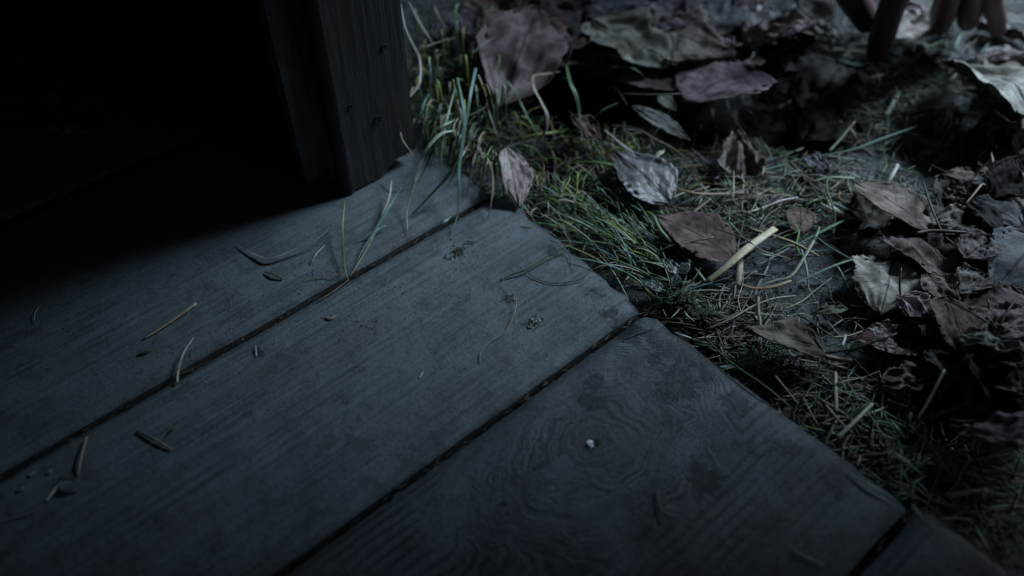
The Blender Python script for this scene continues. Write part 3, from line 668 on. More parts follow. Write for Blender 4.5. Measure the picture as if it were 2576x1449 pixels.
ST('bright green leafless stem lying level above the broad blade', 'palegreen', 1.8, [(2043, 457, -2), (2092, 446, 0), (2150, 449, -2)], None, 1, 'grass_stalk', 'grass stem', g=T2)
ST('forked tan stick in the straw litter', 'tan', 1.3, [(1872, 488, -6), (1900, 455, -2), (1917, 438, 2), (1922, 420, 4)], None, 1, 'dry_stalk', 'stem')
ST('long orange stalk lying level right of the dark oval leaf', 'orange', 1.9, [(1688, 468, -2), (1740, 484, -2), (1797, 488, -4), (1882, 484, -6)], 'tan', .8, 'dry_stalk', 'stem')
ST('frayed tan straw right of the dark oval leaf', 'tan', 1.9, [(1732, 543, -3), (1760, 521, -2), (1788, 500, 0)], None, .8)
ST('broad pale straw standing straight below the veined grey leaf', 'tan', 2.2, [(2102, 914, -8), (2103, 980, -7), (2103, 1038, -8)], None, .9)
ST('pale straw pointing down left at the board edge', 'pale', 2.1, [(2105, 1103, -4), (2150, 1060, -3), (2194, 1016, -5)], None, 1.4)
ST('tan straw crossing towards the pale one at the board edge', 'tan', 1.6, [(2078, 1020, -6), (2110, 1058, -5), (2145, 1092, -6)], 'brown', 1.1)
ST('round tan straw stub right of the grey leaf stalk', 'tan', 2.6, [(2076, 897, -4), (2142, 909, -5)], None, 2.4)
ST('thin pale stem running from the grey leaf along the board edge', 'pale', .9, [(1950, 945, -2), (1978, 980, -4), (2007, 1016, -6)], None, .8, 'dry_stalk', 'stem')
ST('thin tan stem hugging the board edge lower down', 'tan', .9, [(2022, 1003, -5), (2040, 1040, -5), (2060, 1073, -5)], None, .8, 'dry_stalk', 'stem')
ST('long fine green stem beside the end of the knotted board', 'dgreen', 1.0, [(1765, 838, -4), (1830, 905, -2), (1921, 969, -1), (1992, 1027, -4)], 'green', .8, 'grass_stalk', 'grass stem', g=T2)
ST('grey twig leaning in the black hollow at lower right', 'grey', 1.7, [(2376, 930, 8), (2343, 996, 4), (2305, 1060, -2)], 'brown', 1.3, 'twig', 'twig', g='dark twigs on the leaves')
for lab, p in (('upright blue blade in the lower right grass', [(2292, 1038, 2), (2286, 1060, 0), (2279, 1092, -6)]), ('slanting blue blade beside the upright one', [(2243, 1060, -2), (2262, 1082, -2), (2278, 1110, -6)]),
               ('long blue green blade nearest the corner of the knotted board', [(2247, 1137, -3), (2285, 1165, -2), (2322, 1198, -6)]), ('short level blade in the dark lower right grass', [(2452, 1254, -4), (2470, 1243, -2), (2493, 1230, -4)]),
               ('blue green blade running out at the bottom right', [(2456, 1326, -4), (2480, 1372, -2), (2500, 1420, -4)]), ('blade stub over the end of the corner board', [(2294, 1268, 0), (2310, 1292, 1), (2331, 1322, 1)])):
    ST(lab, 'bluegreen', 1.7, p, 'dgreen', .5, 'grass_strand', 'grass blade', (.5, .25), T2)
ST('tiny white straw piece above the red brown leaf', 'white', 1.5, [(2119, 869, -8), (2128, 842, -8)], None, .8)
ST('thin dark stem lying left of the red brown leaf', 'brown', .9, [(2128, 862, -9), (2090, 820, -9), (2060, 780, -9)], 'grey', .7, 'dry_stalk', 'stem')

# ---------------------------------------------------------------- litter and grass nobody could count
def pxof(p):
    d = p - Vector((0, 0, H)); r = d.x * FY - d.y * FX; f = d.x * FX + d.y * FY; u = d.z
    depth = f * math.cos(PITCH) - u * math.sin(PITCH); up = f * math.sin(PITCH) + u * math.cos(PITCH)
    return 1288 + FPX * r / depth, 724.5 - FPX * up / depth
rnd = random.Random(7)
def bare(x, y):       # how bare the soil is, in places measured from the photograph
    px, py = pxof(Vector((x, y, -.012)))
    b = 0
    for cx_, cy_, rx, ry, k in ((2010, 720, 150, 90, .97), (2200, 420, 80, 45, .85), (2150, 560, 70, 45, .8), (2060, 850, 80, 60, .85), (2340, 420, 60, 40, .7), (1990,260,150,110,.95), (1400,250,110,80,.9), (1790, 300, 70, 45, .95), (2430, 980, 90, 60, .95)):
        q = ((px - cx_) / rx) ** 2 + ((py - cy_) / ry) ** 2
        b = max(b, k * math.exp(-q * .8))
    return b
litter = Strands(); cnt = 0
LT = [('brown', 7), ('tan', 4.5), ('grey', 3), ('dgreen', 2), ('green', 1), ('bluegreen', 2.4), ('dark', 5), ('orange', .3), ('palegreen', 1.0), ('pale', 1.5)]
names = [a for a, _ in LT]; wts = [b for _, b in LT]
while cnt < 13500:
    if rnd.random() < .86: x = rnd.uniform(EDGE + .002, .80); y = rnd.uniform(-.08, .75)
    else: x = rnd.uniform(EDGE + .002, 1.7); y = rnd.uniform(-.6, 1.7)
    if rnd.random() < bare(x, y): continue
    l = rnd.uniform(.003, .017) * (1.9 if rnd.random() < .10 else 1); a = rnd.gauss(.0, 1.2) - .5
    if x - abs(math.cos(a)) * l * .5 < EDGE - .002: x += l * .5
    z = gz(x, y) + abs(rnd.gauss(0, .0030)) + .0005
    d = Vector((math.cos(a), math.sin(a), 0)) * l * .5
    p = Vector((x, y, z)); mid = p + Vector((-d.y, d.x, 0)) * rnd.gauss(0, .10) + Vector((0, 0, rnd.uniform(0, .0025)))
    w = rnd.choice((.0004, .0005, .0006, .0009, .0013))
    litter.add([p - d + Vector((0, 0, rnd.uniform(-.001, .002))), mid, p + d + Vector((0, 0, rnd.uniform(-.001, .003)))], w, w * .4, vary(tuple(1.15 * q for q in TINT[rnd.choices(names, wts)[0]]), rnd, .5), (.6, .4), 2, rnd.uniform(-.6, .6), None, 4)
    cnt += 1
for cx_, cy_, sx_, sy_, n_ in ((1900, 480, 170, 40, 230), (1780, 540, 90, 40, 90), (2120, 480, 90, 30, 60), (1950, 570, 130, 30, 60), (1800, 800, 80, 60, 110), (1900, 880, 60, 60, 90), (2120, 1000, 70, 60, 90), (2260, 1100, 90, 60, 90), (2250, 300, 90, 60, 110), (2330, 210, 90, 50, 150), (2300, 130, 90, 30, 60), (1180, 190, 70, 60, 130), (1230, 300, 60, 50, 90), (1550, 350, 60, 60, 60), (1450, 480, 70, 40, 90), (2420, 1280, 80, 60, 60), (1850, 380, 80, 30, 50)):
    for _ in range(n_):
        p = at(rnd.gauss(cx_, sx_), rnd.gauss(cy_, sy_), -.009)
        if p.x < EDGE + .004: continue
        a = rnd.gauss(-.65, .9); l = rnd.uniform(.008, .022); d = Vector((math.cos(a), math.sin(a), 0)) * l
        if min((p - d).x, (p + d).x) < EDGE - .003: continue
        z0 = gz(p.x, p.y) + rnd.uniform(.001, .008); s2 = Vector((-d.y, d.x, 0)) * rnd.gauss(0, .09)
        q = [p - d, p - d * .3 + s2, p + d * .3 + s2 * rnd.uniform(-.5, 1), p + d]
        for k, v in enumerate(q): v.z = max(z0 + rnd.gauss(0, .0012), gz(v.x, v.y) + .0003)
        w = rnd.choice((.0005, .0006, .0008, .0012, .0020))
        litter.add(q, w, w * .5, vary(tuple(1.1 * c_ for c_ in TINT[rnd.choice(['tan', 'brown', 'brown', 'grey', 'bluegreen', 'dark', 'tan', 'brown', 'pale', 'dgreen', 'dark', 'green'])]), rnd, .45), (.8, .5), 3, rnd.uniform(-.5, .5), None, 4)
tag(litter.build('straw_litter'), 'matted brown and green shreds of straw and dead grass covering the soil', 'litter', None, 'stuff')

grass = Strands()
def clump(px, py, n, spread, ln, direction, lean, tints, zt, seed, w=(.0006, .0014), jit=.35):
    r = random.Random(seed); c = at(px, py, -.012)
    for _ in range(n):
        x = c.x + r.gauss(0, spread); y = c.y + r.gauss(0, spread)
        if x < EDGE + .0015: x = EDGE + .0015 + abs(r.gauss(0, .002))
        z = gz(x, y); l = ln * r.uniform(.5, 1.3); a = direction + r.gauss(0, jit)
        d = Vector((math.cos(a), math.sin(a), 0)); hgt = zt * r.uniform(.4, 1.2)
        p0 = Vector((x, y, z)); p1 = p0 + d * l * lean * .35 + Vector((0, 0, hgt * .8)); p2 = p0 + d * l * lean * .75 + Vector((0, 0, hgt)); p3 = p0 + d * l * lean + Vector((r.gauss(0, .002), r.gauss(0, .002), hgt * r.uniform(.2, .9)))
        ww = r.uniform(*w)
        grass.add([p0, p1, p2, p3], ww, ww * .25, vary(TINT[r.choice(tints)], r, .35), (.7, .1), 3, r.uniform(-.5, .5), None, 4, .2)
def dirpx(px, py, qx, qy):
    d = at(qx, qy) - at(px, py); return math.atan2(d.y, d.x)
# the combed green clump at the end of the second board, blades running up left
for k, (x, y) in enumerate(((1690, 690), (1700, 720), (1660, 670), (1640, 690), (1700, 670), (1620, 650), (1590, 630), (1560, 600), (1520, 580), (1470, 560), (1430, 545))):
    clump(x, y, 28 if k < 6 else 20, .010, .042 if k < 6 else .028, dirpx(1690, 700, 1520, 600), 1, ['green', 'green', 'bluegreen', 'dgreen', 'yellowgreen', 'palegreen', 'tan'], .013, 100 + k)
for k, (x, y) in enumerate(((1420, 480), (1460, 440), (1500, 420), (1540, 440), (1500, 390), (1440, 400), (1580, 470), (1400, 520), (1360, 520))):
    clump(x, y, 26, .012, .026, dirpx(x, y, x + 60, y - 10), 1, ['green', 'green', 'dgreen', 'yellowgreen', 'orange', 'brown', 'tan'], .012, 200 + k, jit=1.2)
for k, (x, y) in enumerate(((1120, 190), (1170, 200), (1200, 240), (1150, 260), (1080, 230), (1230, 270), (1110, 300), (1190, 320), (1250, 330), (1210, 170), (1090, 150), (1160, 140), (1080, 330), (1230, 400), (1260, 380))):
    clump(x, y, 30, .013, .026, dirpx(x, y, x + 10, y + 60), .9, ['green', 'yellowgreen', 'dgreen', 'dgreen', 'brown', 'brown', 'tan', 'dark'], .015, 300 + k, jit=1.5)
for k, (x, y) in enumerate(((1300, 300), (1350, 380), (1420, 330), (1480, 340), (1560, 500), (1620, 560), (1300, 420))):
    clump(x, y, 15, .013, .024, dirpx(x, y, x + 60, y), .9, ['dgreen', 'green', 'brown', 'yellowgreen'], .011, 400 + k, jit=1.8)
for k in range(18):
    t = k / 17; x = 1820 + 660 * t; y = 905 + 480 * t
    clump(x + 25, y, 8, .009, .018, dirpx(x, y, x - 20, y - 40), 1, ['dgreen', 'dgreen', 'brown', 'brown', 'dark', 'dark'], .005, 500 + k, jit=1.4)
for k, (x, y) in enumerate(((2240, 1110), (2300, 1180), (2380, 1250), (2450, 1300), (2520, 1350), (2350, 1130), (2440, 1220), (2540, 1260), (2300, 1050), (2200, 1040))):
    clump(x, y, 16, .012, .020, dirpx(x, y, x - 40, y - 30), 1, ['dgreen', 'dgreen', 'brown', 'brown', 'dark', 'dark'], .006, 600 + k, jit=1.3)
for k, (x, y) in enumerate(((2120, 470), (2060, 480), (1990, 470), (1930, 470), (1850, 470), (1780, 470), (2190, 500), (2200, 260), (2280, 210), (2330, 250), (2250, 330), (2380, 330), (1800, 520), (1900, 530), (2100, 800), (2350, 400))):
    clump(x, y, 16, .014, .020, dirpx(x, y, x + 60, y + 10), 1, ['dgreen', 'brown', 'bluegreen', 'tan', 'green', 'grey'], .005, 700 + k, jit=1.5)
for k in range(120):
    x = rr2.uniform(1050, 1235); y = 372 + (x - 1120) * .62; h = rr2.uniform(.004, .016)
    a0 = at(x + rr2.uniform(0, 30), y - rr2.uniform(0, 30), 0); a1 = at(x + rr2.uniform(-40, 30), y + rr2.uniform(-15, 45), .001)
    FRINGE.append(([a0, a0.lerp(a1, .4) + Vector((0, 0, h)), a1], rr2.uniform(.0005, .0012), vary(TINT[rr2.choice(['dgreen', 'green', 'brown', 'tan', 'dark', 'yellowgreen'])], rr2, .4)))
for k in range(90):
    x = rr2.uniform(1040, 1260); y = rr2.uniform(60, 360); h = rr2.uniform(.014, .034); z0 = gz(at(x, y).x, at(x, y).y)
    a0 = at(x, y, z0); a1 = at(x + rr2.gauss(-5, 40), y + rr2.gauss(40, 35), z0 + h * .5)
    FRINGE.append(([a0, a0.lerp(a1, .35) + Vector((0, 0, h * .8)), a0.lerp(a1, .7) + Vector((0, 0, h)), a1], rr2.uniform(.0008, .0020), vary(TINT[rr2.choice(['yellowgreen', 'green', 'palegreen', 'bluegreen', 'tan', 'yellowgreen', 'green'])], rr2, .4)))
for P_, w_, c_ in FRINGE: grass.add(P_, w_, w_ * .25, c_, (.5, .12), 4, .2, None, 6, .2)
far = random.Random(44)
for k in range(70):
    x = far.uniform(.3, 2.2); y = far.uniform(.9, 2.4) if k % 2 else far.uniform(-1.2, -.15)
    c = Vector((x, y, 0)); r = far
    for _ in range(16):
        xx, yy = x + r.gauss(0, .03), y + r.gauss(0, .03); a = r.random() * 6.3; d = Vector((math.cos(a), math.sin(a), 0)) * .03
        z = gz(xx, yy); p0 = Vector((xx, yy, z)); grass.add([p0, p0 + d * .4 + Vector((0, 0, .03)), p0 + d + Vector((0, 0, .035))], .0015, .0004, vary(TINT['dgreen'], r), (.7, .1), 2, 0, None, 4)
tag(grass.build('grass'), 'short matted green and brown grass growing along the ends of the boards', 'grass', None, 'stuff')

gd = Strands(); r = random.Random(12)
for yb in (.514 * H, .878 * H, 1.385 * H, .050 * H):
    for _ in range(260):
        x = r.uniform(-.45, EDGE); d = Vector((r.uniform(.0008, .004), r.uniform(-.0012, .0012), r.uniform(-.0006, .0006))); p = Vector((x, yb + r.gauss(0, .0008), -r.uniform(.001, .006)))
        gd.add([p - d, p + d], r.uniform(.0003, .0011), .0003, vary(tuple(.45 * q for q in TINT[r.choice(['brown', 'dark', 'brown', 'dgreen'])]), r, .5), (.6, .5), 1, 0, None, 4)
tag(gd.build('gap_debris'), 'brown shreds and dirt packed in the gaps between the boards', 'debris', None, 'stuff')
# crumbs and dust scattered on the boards
bm = bmesh.new(); r = random.Random(3)
def crumb(p, s):
    vs_ = [bm.verts.new(p + Vector((math.cos(a) * s * r.uniform(.6, 1.3), math.sin(a) * s * r.uniform(.5, 1.1), 0))) for a in (0, 1.6, 3.1, 4.7)]
    t = bm.verts.new(p + Vector((0, 0, s * r.uniform(.4, 1))))
    for i in range(4): bm.faces.new((vs_[i], vs_[(i + 1) % 4], t))
for cx_, cy_, sp, n in ((670, 878, 22, 90), (850, 800, 60, 60), (1000, 780, 160, 130), (600, 720, 110, 170), (760, 680, 70, 90), (900, 900, 150, 110), (1280, 755, 25, 40), (500, 840, 130, 110), (1050, 1000, 200, 90), (300, 860, 130, 90), (1500, 900, 120, 50), (1080, 620, 60, 60), (1150, 640, 30, 40), (640, 1030, 150, 60), (1700, 1000, 150, 40), (300, 1000, 130, 60)):
    for _ in range(n):
        px, py = r.gauss(cx_, sp), r.gauss(cy_, sp * .5); p = at(px, py, .0002)
        if p.x > EDGE - .004: continue
        crumb(p, abs(r.gauss(.00012, .00018)) + .00012)
me = bpy.data.meshes.new('crumbs'); bm.to_mesh(me); bm.free()
tag(link('crumbs', me, M_grit, None, False), 'fine brown crumbs of soil and dust scattered over the floor boards', 'crumbs', None, 'stuff')
bm = bmesh.new(); r = random.Random(5)
for _ in range(60):
    px, py = r.gauss(800, 250), r.gauss(800, 120); p = at(px, py, .0003)
    if p.x > EDGE - .004: continue
    crumb(p, r.uniform(.0002, .00045))
me = bpy.data.meshes.new('pale_flecks'); bm.to_mesh(me); bm.free()
tag(link('pale_flecks', me, M_pale, None, False), 'tiny pale flecks scattered over the floor boards', 'crumbs', None, 'stuff')
# soil clods along the board edge and on the bare patch
bm = bmesh.new(); r = random.Random(8)
for _ in range(2600):
    px, py = r.uniform(1650, 2500), r.uniform(300, 1200); p = at(px, py, -.012)
    if p.x < EDGE + .003: continue
    p.z = gz(p.x, p.y); crumb(p, abs(r.gauss(.0005, .0006)) + .0003)
me = bpy.data.meshes.new('soil_crumbs'); bm.to_mesh(me); bm.free()
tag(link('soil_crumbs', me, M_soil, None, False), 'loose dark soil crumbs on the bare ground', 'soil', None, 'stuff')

# ---------------------------------------------------------------- leaves
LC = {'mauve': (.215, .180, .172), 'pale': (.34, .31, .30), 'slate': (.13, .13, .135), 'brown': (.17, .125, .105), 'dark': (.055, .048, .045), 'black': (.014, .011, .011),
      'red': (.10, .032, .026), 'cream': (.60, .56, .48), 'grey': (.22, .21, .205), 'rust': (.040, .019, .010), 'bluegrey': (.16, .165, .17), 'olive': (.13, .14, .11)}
def halfw(shape, t):
    if shape == 'round': return math.sin(math.pi * min(1, t) ** .80) ** .55
    if shape == 'ovate': return math.sin(math.pi * t ** .72) ** .85
    if shape == 'long': return math.sin(math.pi * t ** .9) ** .9
    if shape == 'lobed': return (math.sin(math.pi * t ** .85) ** .6) * (.62 + .38 * abs(math.cos(t * 8.2)))
    if shape == 'fan': return (t ** .75) * (1 if t < .9 else max(.0, 1 - ((t - .9) / .1) ** 2) ** .5 * .6 + .4)
LEAVES = []; CR = 1.0
def leaf(label, base, tip, w, c, shape='ovate', roll=0, curl=(0, 0), bend=0.0, tipc=0.0, crump=.03, seed=None, stalk=None, wet=False, teeth=.05, group=None, cat='leaf', pleat=.018, n=(34, 13), fold=0.0, name='leaf', stalktint='dark'):
    """base, tip: (px, py, mm); w: half width / length; curl: radians each side; roll degrees"""
    seed = seed if seed is not None else len(LEAVES) * 7 + 3
    rn = random.Random(seed)
    B = base if isinstance(base, Vector) else at(base[0], base[1], base[2] * .001)
    Tt = tip if isinstance(tip, Vector) else at(tip[0], tip[1], tip[2] * .001)
    if not isinstance(base, Vector) and base[2] < 5: B = at(base[0], base[1], base[2] * .001 + .0035); Tt = at(tip[0], tip[1], tip[2] * .001 + .0035)
    a = Tt - B; Ln = a.length; a.normalize()
    s = a.cross(Vector((0, 0, 1))); s.normalize(); nn = s.cross(a)
    rr_ = R(roll); s, nn = s * math.cos(rr_) + nn * math.sin(rr_), nn * math.cos(rr_) - s * math.sin(rr_)
    nu, nv = n; V = []; UV = []
    NT = rn.randint(11, 16)
    for i in range(nu + 1):
        t = i / nu
        hw = halfw(shape, max(.004, min(.996, t)))
        for j in range(-nv, nv + 1):
            q = j / nv
            tooth = 1 + teeth * (((t * NT + (0 if q < 0 else .4)) % 1) - .5) * 1.6 + .20 * noise.noise(Vector((t * 5, seed, q > 0))) + .10 * noise.noise(Vector((t * 14, seed, q > 0)))
            wd = hw * w * Ln * (1 + (tooth - 1) * abs(q) ** 3)
            th = curl[0] if q < 0 else curl[1]
            arc = abs(q) * wd
            if abs(th) > .01:
                Rr = w * Ln / th; x = Rr * math.sin(arc / Rr); z = Rr * (1 - math.cos(arc / Rr))
            else: x = arc; z = 0
            x = x if q >= 0 else -x
            z += bend * Ln * math.sin(math.pi * t) + tipc * Ln * max(0, t - .55) ** 2 * 3 + fold * abs(x)
            k = crump * Ln * 1.35
            z += k * noise.noise(Vector((t * 3.2, q * 2.2, seed * 1.7))) * 1.6 + k * .7 * noise.noise(Vector((t * 8, q * 6, seed * .7)))
            z += pleat * Ln * (abs((t * 8 - abs(q) ** .8 * 2.3) % 1 - .5) - .25) * abs(q) ** .4 * 1.2
            along = t * Ln + k * .8 * noise.noise(Vector((t * 3, q * 3, seed + 9)))
            V.append(B + a * along + s * x + nn * z); UV.append((t, q * .5 + .5))
    W_ = 2 * nv + 1; F = []
    for i in range(nu):
        for j in range(W_ - 1):
            edge = j < 3 or j > W_ - 5 or i > nu - 3
            if edge and noise.noise(Vector((i * .5, j * .8, seed))) > .38: continue
            F.append((i * W_ + j, i * W_ + j + 1, (i + 1) * W_ + j + 1, (i + 1) * W_ + j))
    me = bpy.data.meshes.new(name); me.from_pydata(V, [], F)
    uvl = me.uv_layers.new(name='UVMap')
    for lp in me.loops: uvl.data[lp.index].uv = UV[lp.vertex_index]
    o = center(link(name, me, M_leaf_wet if wet else M_leaf))
    so = o.modifiers.new('thickness', 'SOLIDIFY'); so.thickness = .00028
    cc = LC[c] if isinstance(c, str) else c
    o.color = vary(cc, rn, .10) + (1,)
    tag(o, label, cat, group or 'dead leaves lying on the ground')
    if stalk:
        st = Strands(); P = [B + a * .02 * Ln]
        P = [at(x, y, z * .001) for x, y, z in stalk] if isinstance(stalk, list) else [B + a * .03 * Ln, B - a * Ln * stalk * .5 + nn * .001, B - a * Ln * stalk + nn * Ln * .08]
        st.add(P, .0012, .001, TINT[stalktint], (1, .8), 5, 0, None, 6)
        st.build('stalk', o)
    LEAVES.append(o)
    return o
# right-hand pile, from the boards outward
leaf('long grey brown leaf with clear side veins, raised over a black gap', (2360, 586, 9), (2142, 458, 9), .33, 'mauve', 'long', -8, (.5, .5), .03, .02, .012, 41, None, teeth=.03, pleat=.010)
leaf('ragged brown leaf sloping down right below the long veined leaf', (2240, 556, 5), (2440, 716, 3), .42, 'mauve', 'ovate', -4, (.5, .7), .04, -.05, .03, 42)
leaf('pale round leaf with a stalk at its top, brightest on the right', (2243, 657, -3), (2216, 786, -3), .50, 'pale', 'round', 0, (.35, .35), .07, -.05, .03, 43, [(2244, 660, -3), (2240, 622, -1), (2252, 593, -3)], teeth=.07, stalktint='brown')
leaf('small crumpled pale leaf below the pale round one', (2258, 748, 3), (2372, 822, 3), .42, 'pale', 'ovate', 0, (.7, .7), .06, .1, .09, 44, [(2266, 755, 3), (2263, 715, 10), (2267, 674, 14)], teeth=.08)
leaf('red brown leaf with an orange patch, lying in the dark', (2338, 862, -3), (2142, 852, -3), .30, 'red', 'ovate', 0, (.4, .4), .03, -.03, .02, 45, None, True, teeth=.07)
leaf('grey leaf tilted at the board edge with its stalk pointing right', (2074, 889, -2), (1872, 828, 2), .30, 'mauve', 'ovate', -16, (.35, .65), .07, .02, .03, 46, [(2070, 889, -1), (2143, 878, 4), (2231, 849, 9), (2256, 838, 9)], teeth=.04)
leaf('small torn mauve leaf surrounded by the black hollow', (2345, 948, -3), (2212, 960, -5), .36, 'mauve', 'lobed', 0, (.5, .5), .06, -.05, .06, 47, [(2343, 944, -3), (2352, 915, 2), (2370, 890, 4)], teeth=.10)
leaf('brown leaf whose long dark stalk crosses it, right side', (2384, 750, 12), (2420, 892, 8), .46, 'brown', 'ovate', 10, (.3, .5), .04, -.05, .03, 48, [(2384, 756, 13), (2435, 781, 20), (2484, 811, 20), (2527, 843, 17)])
leaf('large spotted leaf at the right edge above the crumpled ones', (2600, 770, 14), (2420, 775, 8), .42, 'mauve', 'round', 4, (.3, .2), .02, 0, .02, 49)
leaf('crumpled grey leaf at the right edge over the black hollow', (2420, 850, 16), (2610, 880, 18), .38, 'grey', 'lobed', 10, (.6, .9), .05, 0, .08, 50)
leaf('big curled leaf at the lower right with only its pale rim lit', (2640, 1065, 20), (2378, 1088, 6), .36, 'mauve', 'ovate', -20, (-.2, -1.1), .05, -.05, .06, 51, teeth=.08)
leaf('slate leaf with fine veins cut by the right edge', (2612, 600, 14), (2500, 728, 8), .42, 'bluegrey', 'ovate', 6, (.3, .3), .04, -.02, .015, 52, teeth=.04)
leaf('dark toothed leaf between the ragged brown and slate leaves', (2520, 612, 6), (2400, 668, 0), .36, 'dark', 'ovate', 0, (.4, .4), .03, 0, .04, 53, teeth=.09)
leaf('wrinkled pale leaf under the black twig', (2458, 556, 12), (2350, 568, 12), .42, 'mauve', 'round', 6, (.5, .5), .04, 0, .06, 54)
leaf('black toothed leaf shading the wrinkled pale leaf', (2430, 508, 15), (2540, 600, 14), .26, 'black', 'ovate', 14, (.3, .5), .05, 0, .03, 55, teeth=.11)
leaf('blue grey leaf lying flat behind the black toothed leaf', (2450, 500, 10), (2580, 570, 12), .42, 'bluegrey', 'ovate', 0, (.3, .3), .02, 0, .02, 56)
leaf('dark red brown toothed leaf standing up at the right edge', (2500, 500, 18), (2555, 392, 30), .40, 'black', 'ovate', -20, (.4, .4), .04, 0, .03, 57, teeth=.11)
leaf('small crinkled pale leaf left of the kinked reed', (2352, 482, 0), (2450, 500, 4), .34, 'mauve', 'lobed', 0, (.6, .6), .08, 0, .09, 58)
leaf('small pale leaf tip above the crinkled one', (2458, 442, 4), (2366, 440, 2), .28, 'mauve', 'ovate', 0, (.3, .3), .03, 0, .03, 59, [(2454, 444, 5), (2400, 440, 5), (2340, 415, 0)])
leaf('pale leaf at the right edge under the big folded leaf', (2600, 420, 6), (2490, 412, 2), .38, 'grey', 'round', 0, (.2, .2), .03, 0, .02, 60)
leaf('big pale folded leaf at the upper right with a dark midrib', (2416, 172, 10), (2650, 330, 26), .40, 'pale', 'ovate', 10, (.3, .5), .07, 0, .03, 61)
leaf('curled brown leaf hanging below the big folded leaf', (2450, 262, 20), (2575, 372, 8), .42, 'mauve', 'ovate', 24, (1.1, .6), .10, -.1, .07, 62)
leaf('dark shaded leaf standing under the curled brown one', (2470, 330, 6), (2440, 425, -4), .34, 'dark', 'long', 0, (.5, .5), .04, 0, .04, 63)
leaf('pale leaf lying right of the little finger', (2460, 150, -2), (2580, 128, 2), .26, 'pale', 'lobed', 0, (.2, .2), .06, 0, .05, 64)
leaf('grey leaf gripped under the fingertips, its rim standing up', (2385, 190, -4), (2480, 138, 10), .42, 'grey', 'round', 24, (.3, 1.0), .06, 0, .04, 65)
leaf('pale blurred leaf between the thumb and middle finger', (2340, 62, 0), (2238, 96, 0), .40, 'pale', 'round', 0, (.2, .4), .05, 0, .03, 66)
leaf('flat grey leaf at the top right corner', (2600, 60, -2), (2520, 40, 0), .40, 'grey', 'round', 0, (.2, .2), .03, 0, .03, 67)
for b_, t_, w_, c_, sh_, cu_, lab in (
    ((2425, 650, 12), (2500, 596, 15), .46, 'mauve', 'round', (.5, .8), 'curled grey brown leaf between the black twig and the slate leaf'),
    ((2478, 690, 12), (2396, 736, 9), .44, 'grey', 'ovate', (.4, .9), 'bent grey leaf up and left of the spotted leaf'),
    ((2330, 690, 3), (2405, 770, 5), .40, 'mauve', 'round', (.7, .4), 'curled leaf joining the ragged brown leaf to the one crossed by its stalk'),
    ((2575, 905, 18), (2452, 912, 14), .36, 'brown', 'lobed', (.9, .6), 'ragged brown leaf just under the crumpled grey one at the right edge'),
    ((2500, 842, 17), (2590, 780, 19), .42, 'mauve', 'round', (.4, .9), 'cupped mauve leaf on the lower part of the spotted leaf'),
    ((2590, 985, 16), (2470, 960, 10), .34, 'brown', 'ovate', (.8, .5), 'dim brown leaf at the right edge above the big pale rimmed one'),
    ((2540, 470, 10), (2440, 455, 12), .40, 'grey', 'lobed', (.7, .7), 'crinkled grey leaf behind the pale kinked reed'),
    ((2405, 950, 2), (2330, 880, 4), .40, 'dark', 'round', (.6, .6), 'dark leaf bridging the red brown leaf and the black hollow')):
    leaf(lab, b_, t_, w_, c_, sh_, -4, cu_, .05, -.05, .05, None, None, teeth=.09)
# middle
leaf('crumpled pleated leaf standing fan like in the straw litter', (1850, 322, 4), (1862, 440, -6), .50, 'mauve', 'fan', 0, (.7, .9), .10, 0, .07, 68, pleat=.035, teeth=.09)
leaf('dark slate oval leaf with a water glint, stalk to the lower right', (1684, 508, -2), (1546, 384, 6), .40, 'bluegrey', 'ovate', 0, (.4, .3), .05, 0, .02, 69, [(1682, 505, -2), (1700, 530, -2), (1708, 546, -5)], True, teeth=.03)
leaf('veined brown leaf under the thin twig, left of the yellow straw', (1845, 648, -4), (1650, 543, 0), .38, 'brown', 'ovate', -6, (.3, .4), .05, 0, .01, 70, pleat=.014, teeth=.02)
leaf('curled pale leaf at the corner of the second board', (1275, 372, 16), (1305, 522, 2), .30, 'pale', 'long', 6, (.2, 1.5), .03, 0, .03, 71, teeth=.03)
leaf('big pale mottled leaf in the middle of the top leaves', (1905, 178, 16), (1722, 250, 12), .62, 'pale', 'round', -12, (.3, .3), .05, 0, .03, 72)
leaf('small cream leaf piece lying by the dark rust leaf', (1925, 150, 16), (1862, 164, 14), .28, 'cream', 'ovate', 0, (.2, .2), .03, 0, .04, 73)
leaf('flat brown leaf tip left of the big pale mottled leaf', (1715, 220, 10), (1545, 198, 8), .24, 'mauve', 'ovate', -6, (.2, .2), .02, 0, .01, 74)
leaf('narrow folded leaf edge slanting below the big mottled leaf', (1590, 266, 12), (1736, 352, 6), .13, 'grey', 'long', -14, (.4, .5), .03, 0, .01, 75)
leaf('small triangular leaf tip above the narrow folded edge', (1660, 238, 10), (1702, 280, 6), .34, 'grey', 'ovate', 0, (.3, .3), 0, 0, .02, 76)
leaf('pale lobed leaf lit at the top centre', (1488, 52, 22), (1682, 168, 16), .50, 'pale', 'lobed', 0, (.3, .4), .06, 0, .04, 77)
leaf('two toned grey leaf with a lit tip, right of the lobed one', (1645, 98, 16), (1842, 126, 18), .56, 'pale', 'ovate', -8, (.3, .5), .06, 0, .03, 78)
leaf('long dark leaf hanging down left of the black hollow', (1352, 20, 22), (1264, 262, 10), .32, 'mauve', 'long', 10, (.6, .5), .05, 0, .04, 79)
leaf('brown curled leaf edge above the black hollow', (1510, 100, 20), (1380, 132, 16), .22, 'brown', 'ovate', 0, (.5, .5), .05, 0, .04, 80)
leaf('dark leaf spanning the back of the black hollow', (1380, 145, 10), (1520, 150, 14), .34, 'brown', 'ovate', -10, (.4, .4), .06, 0, .04, 81)
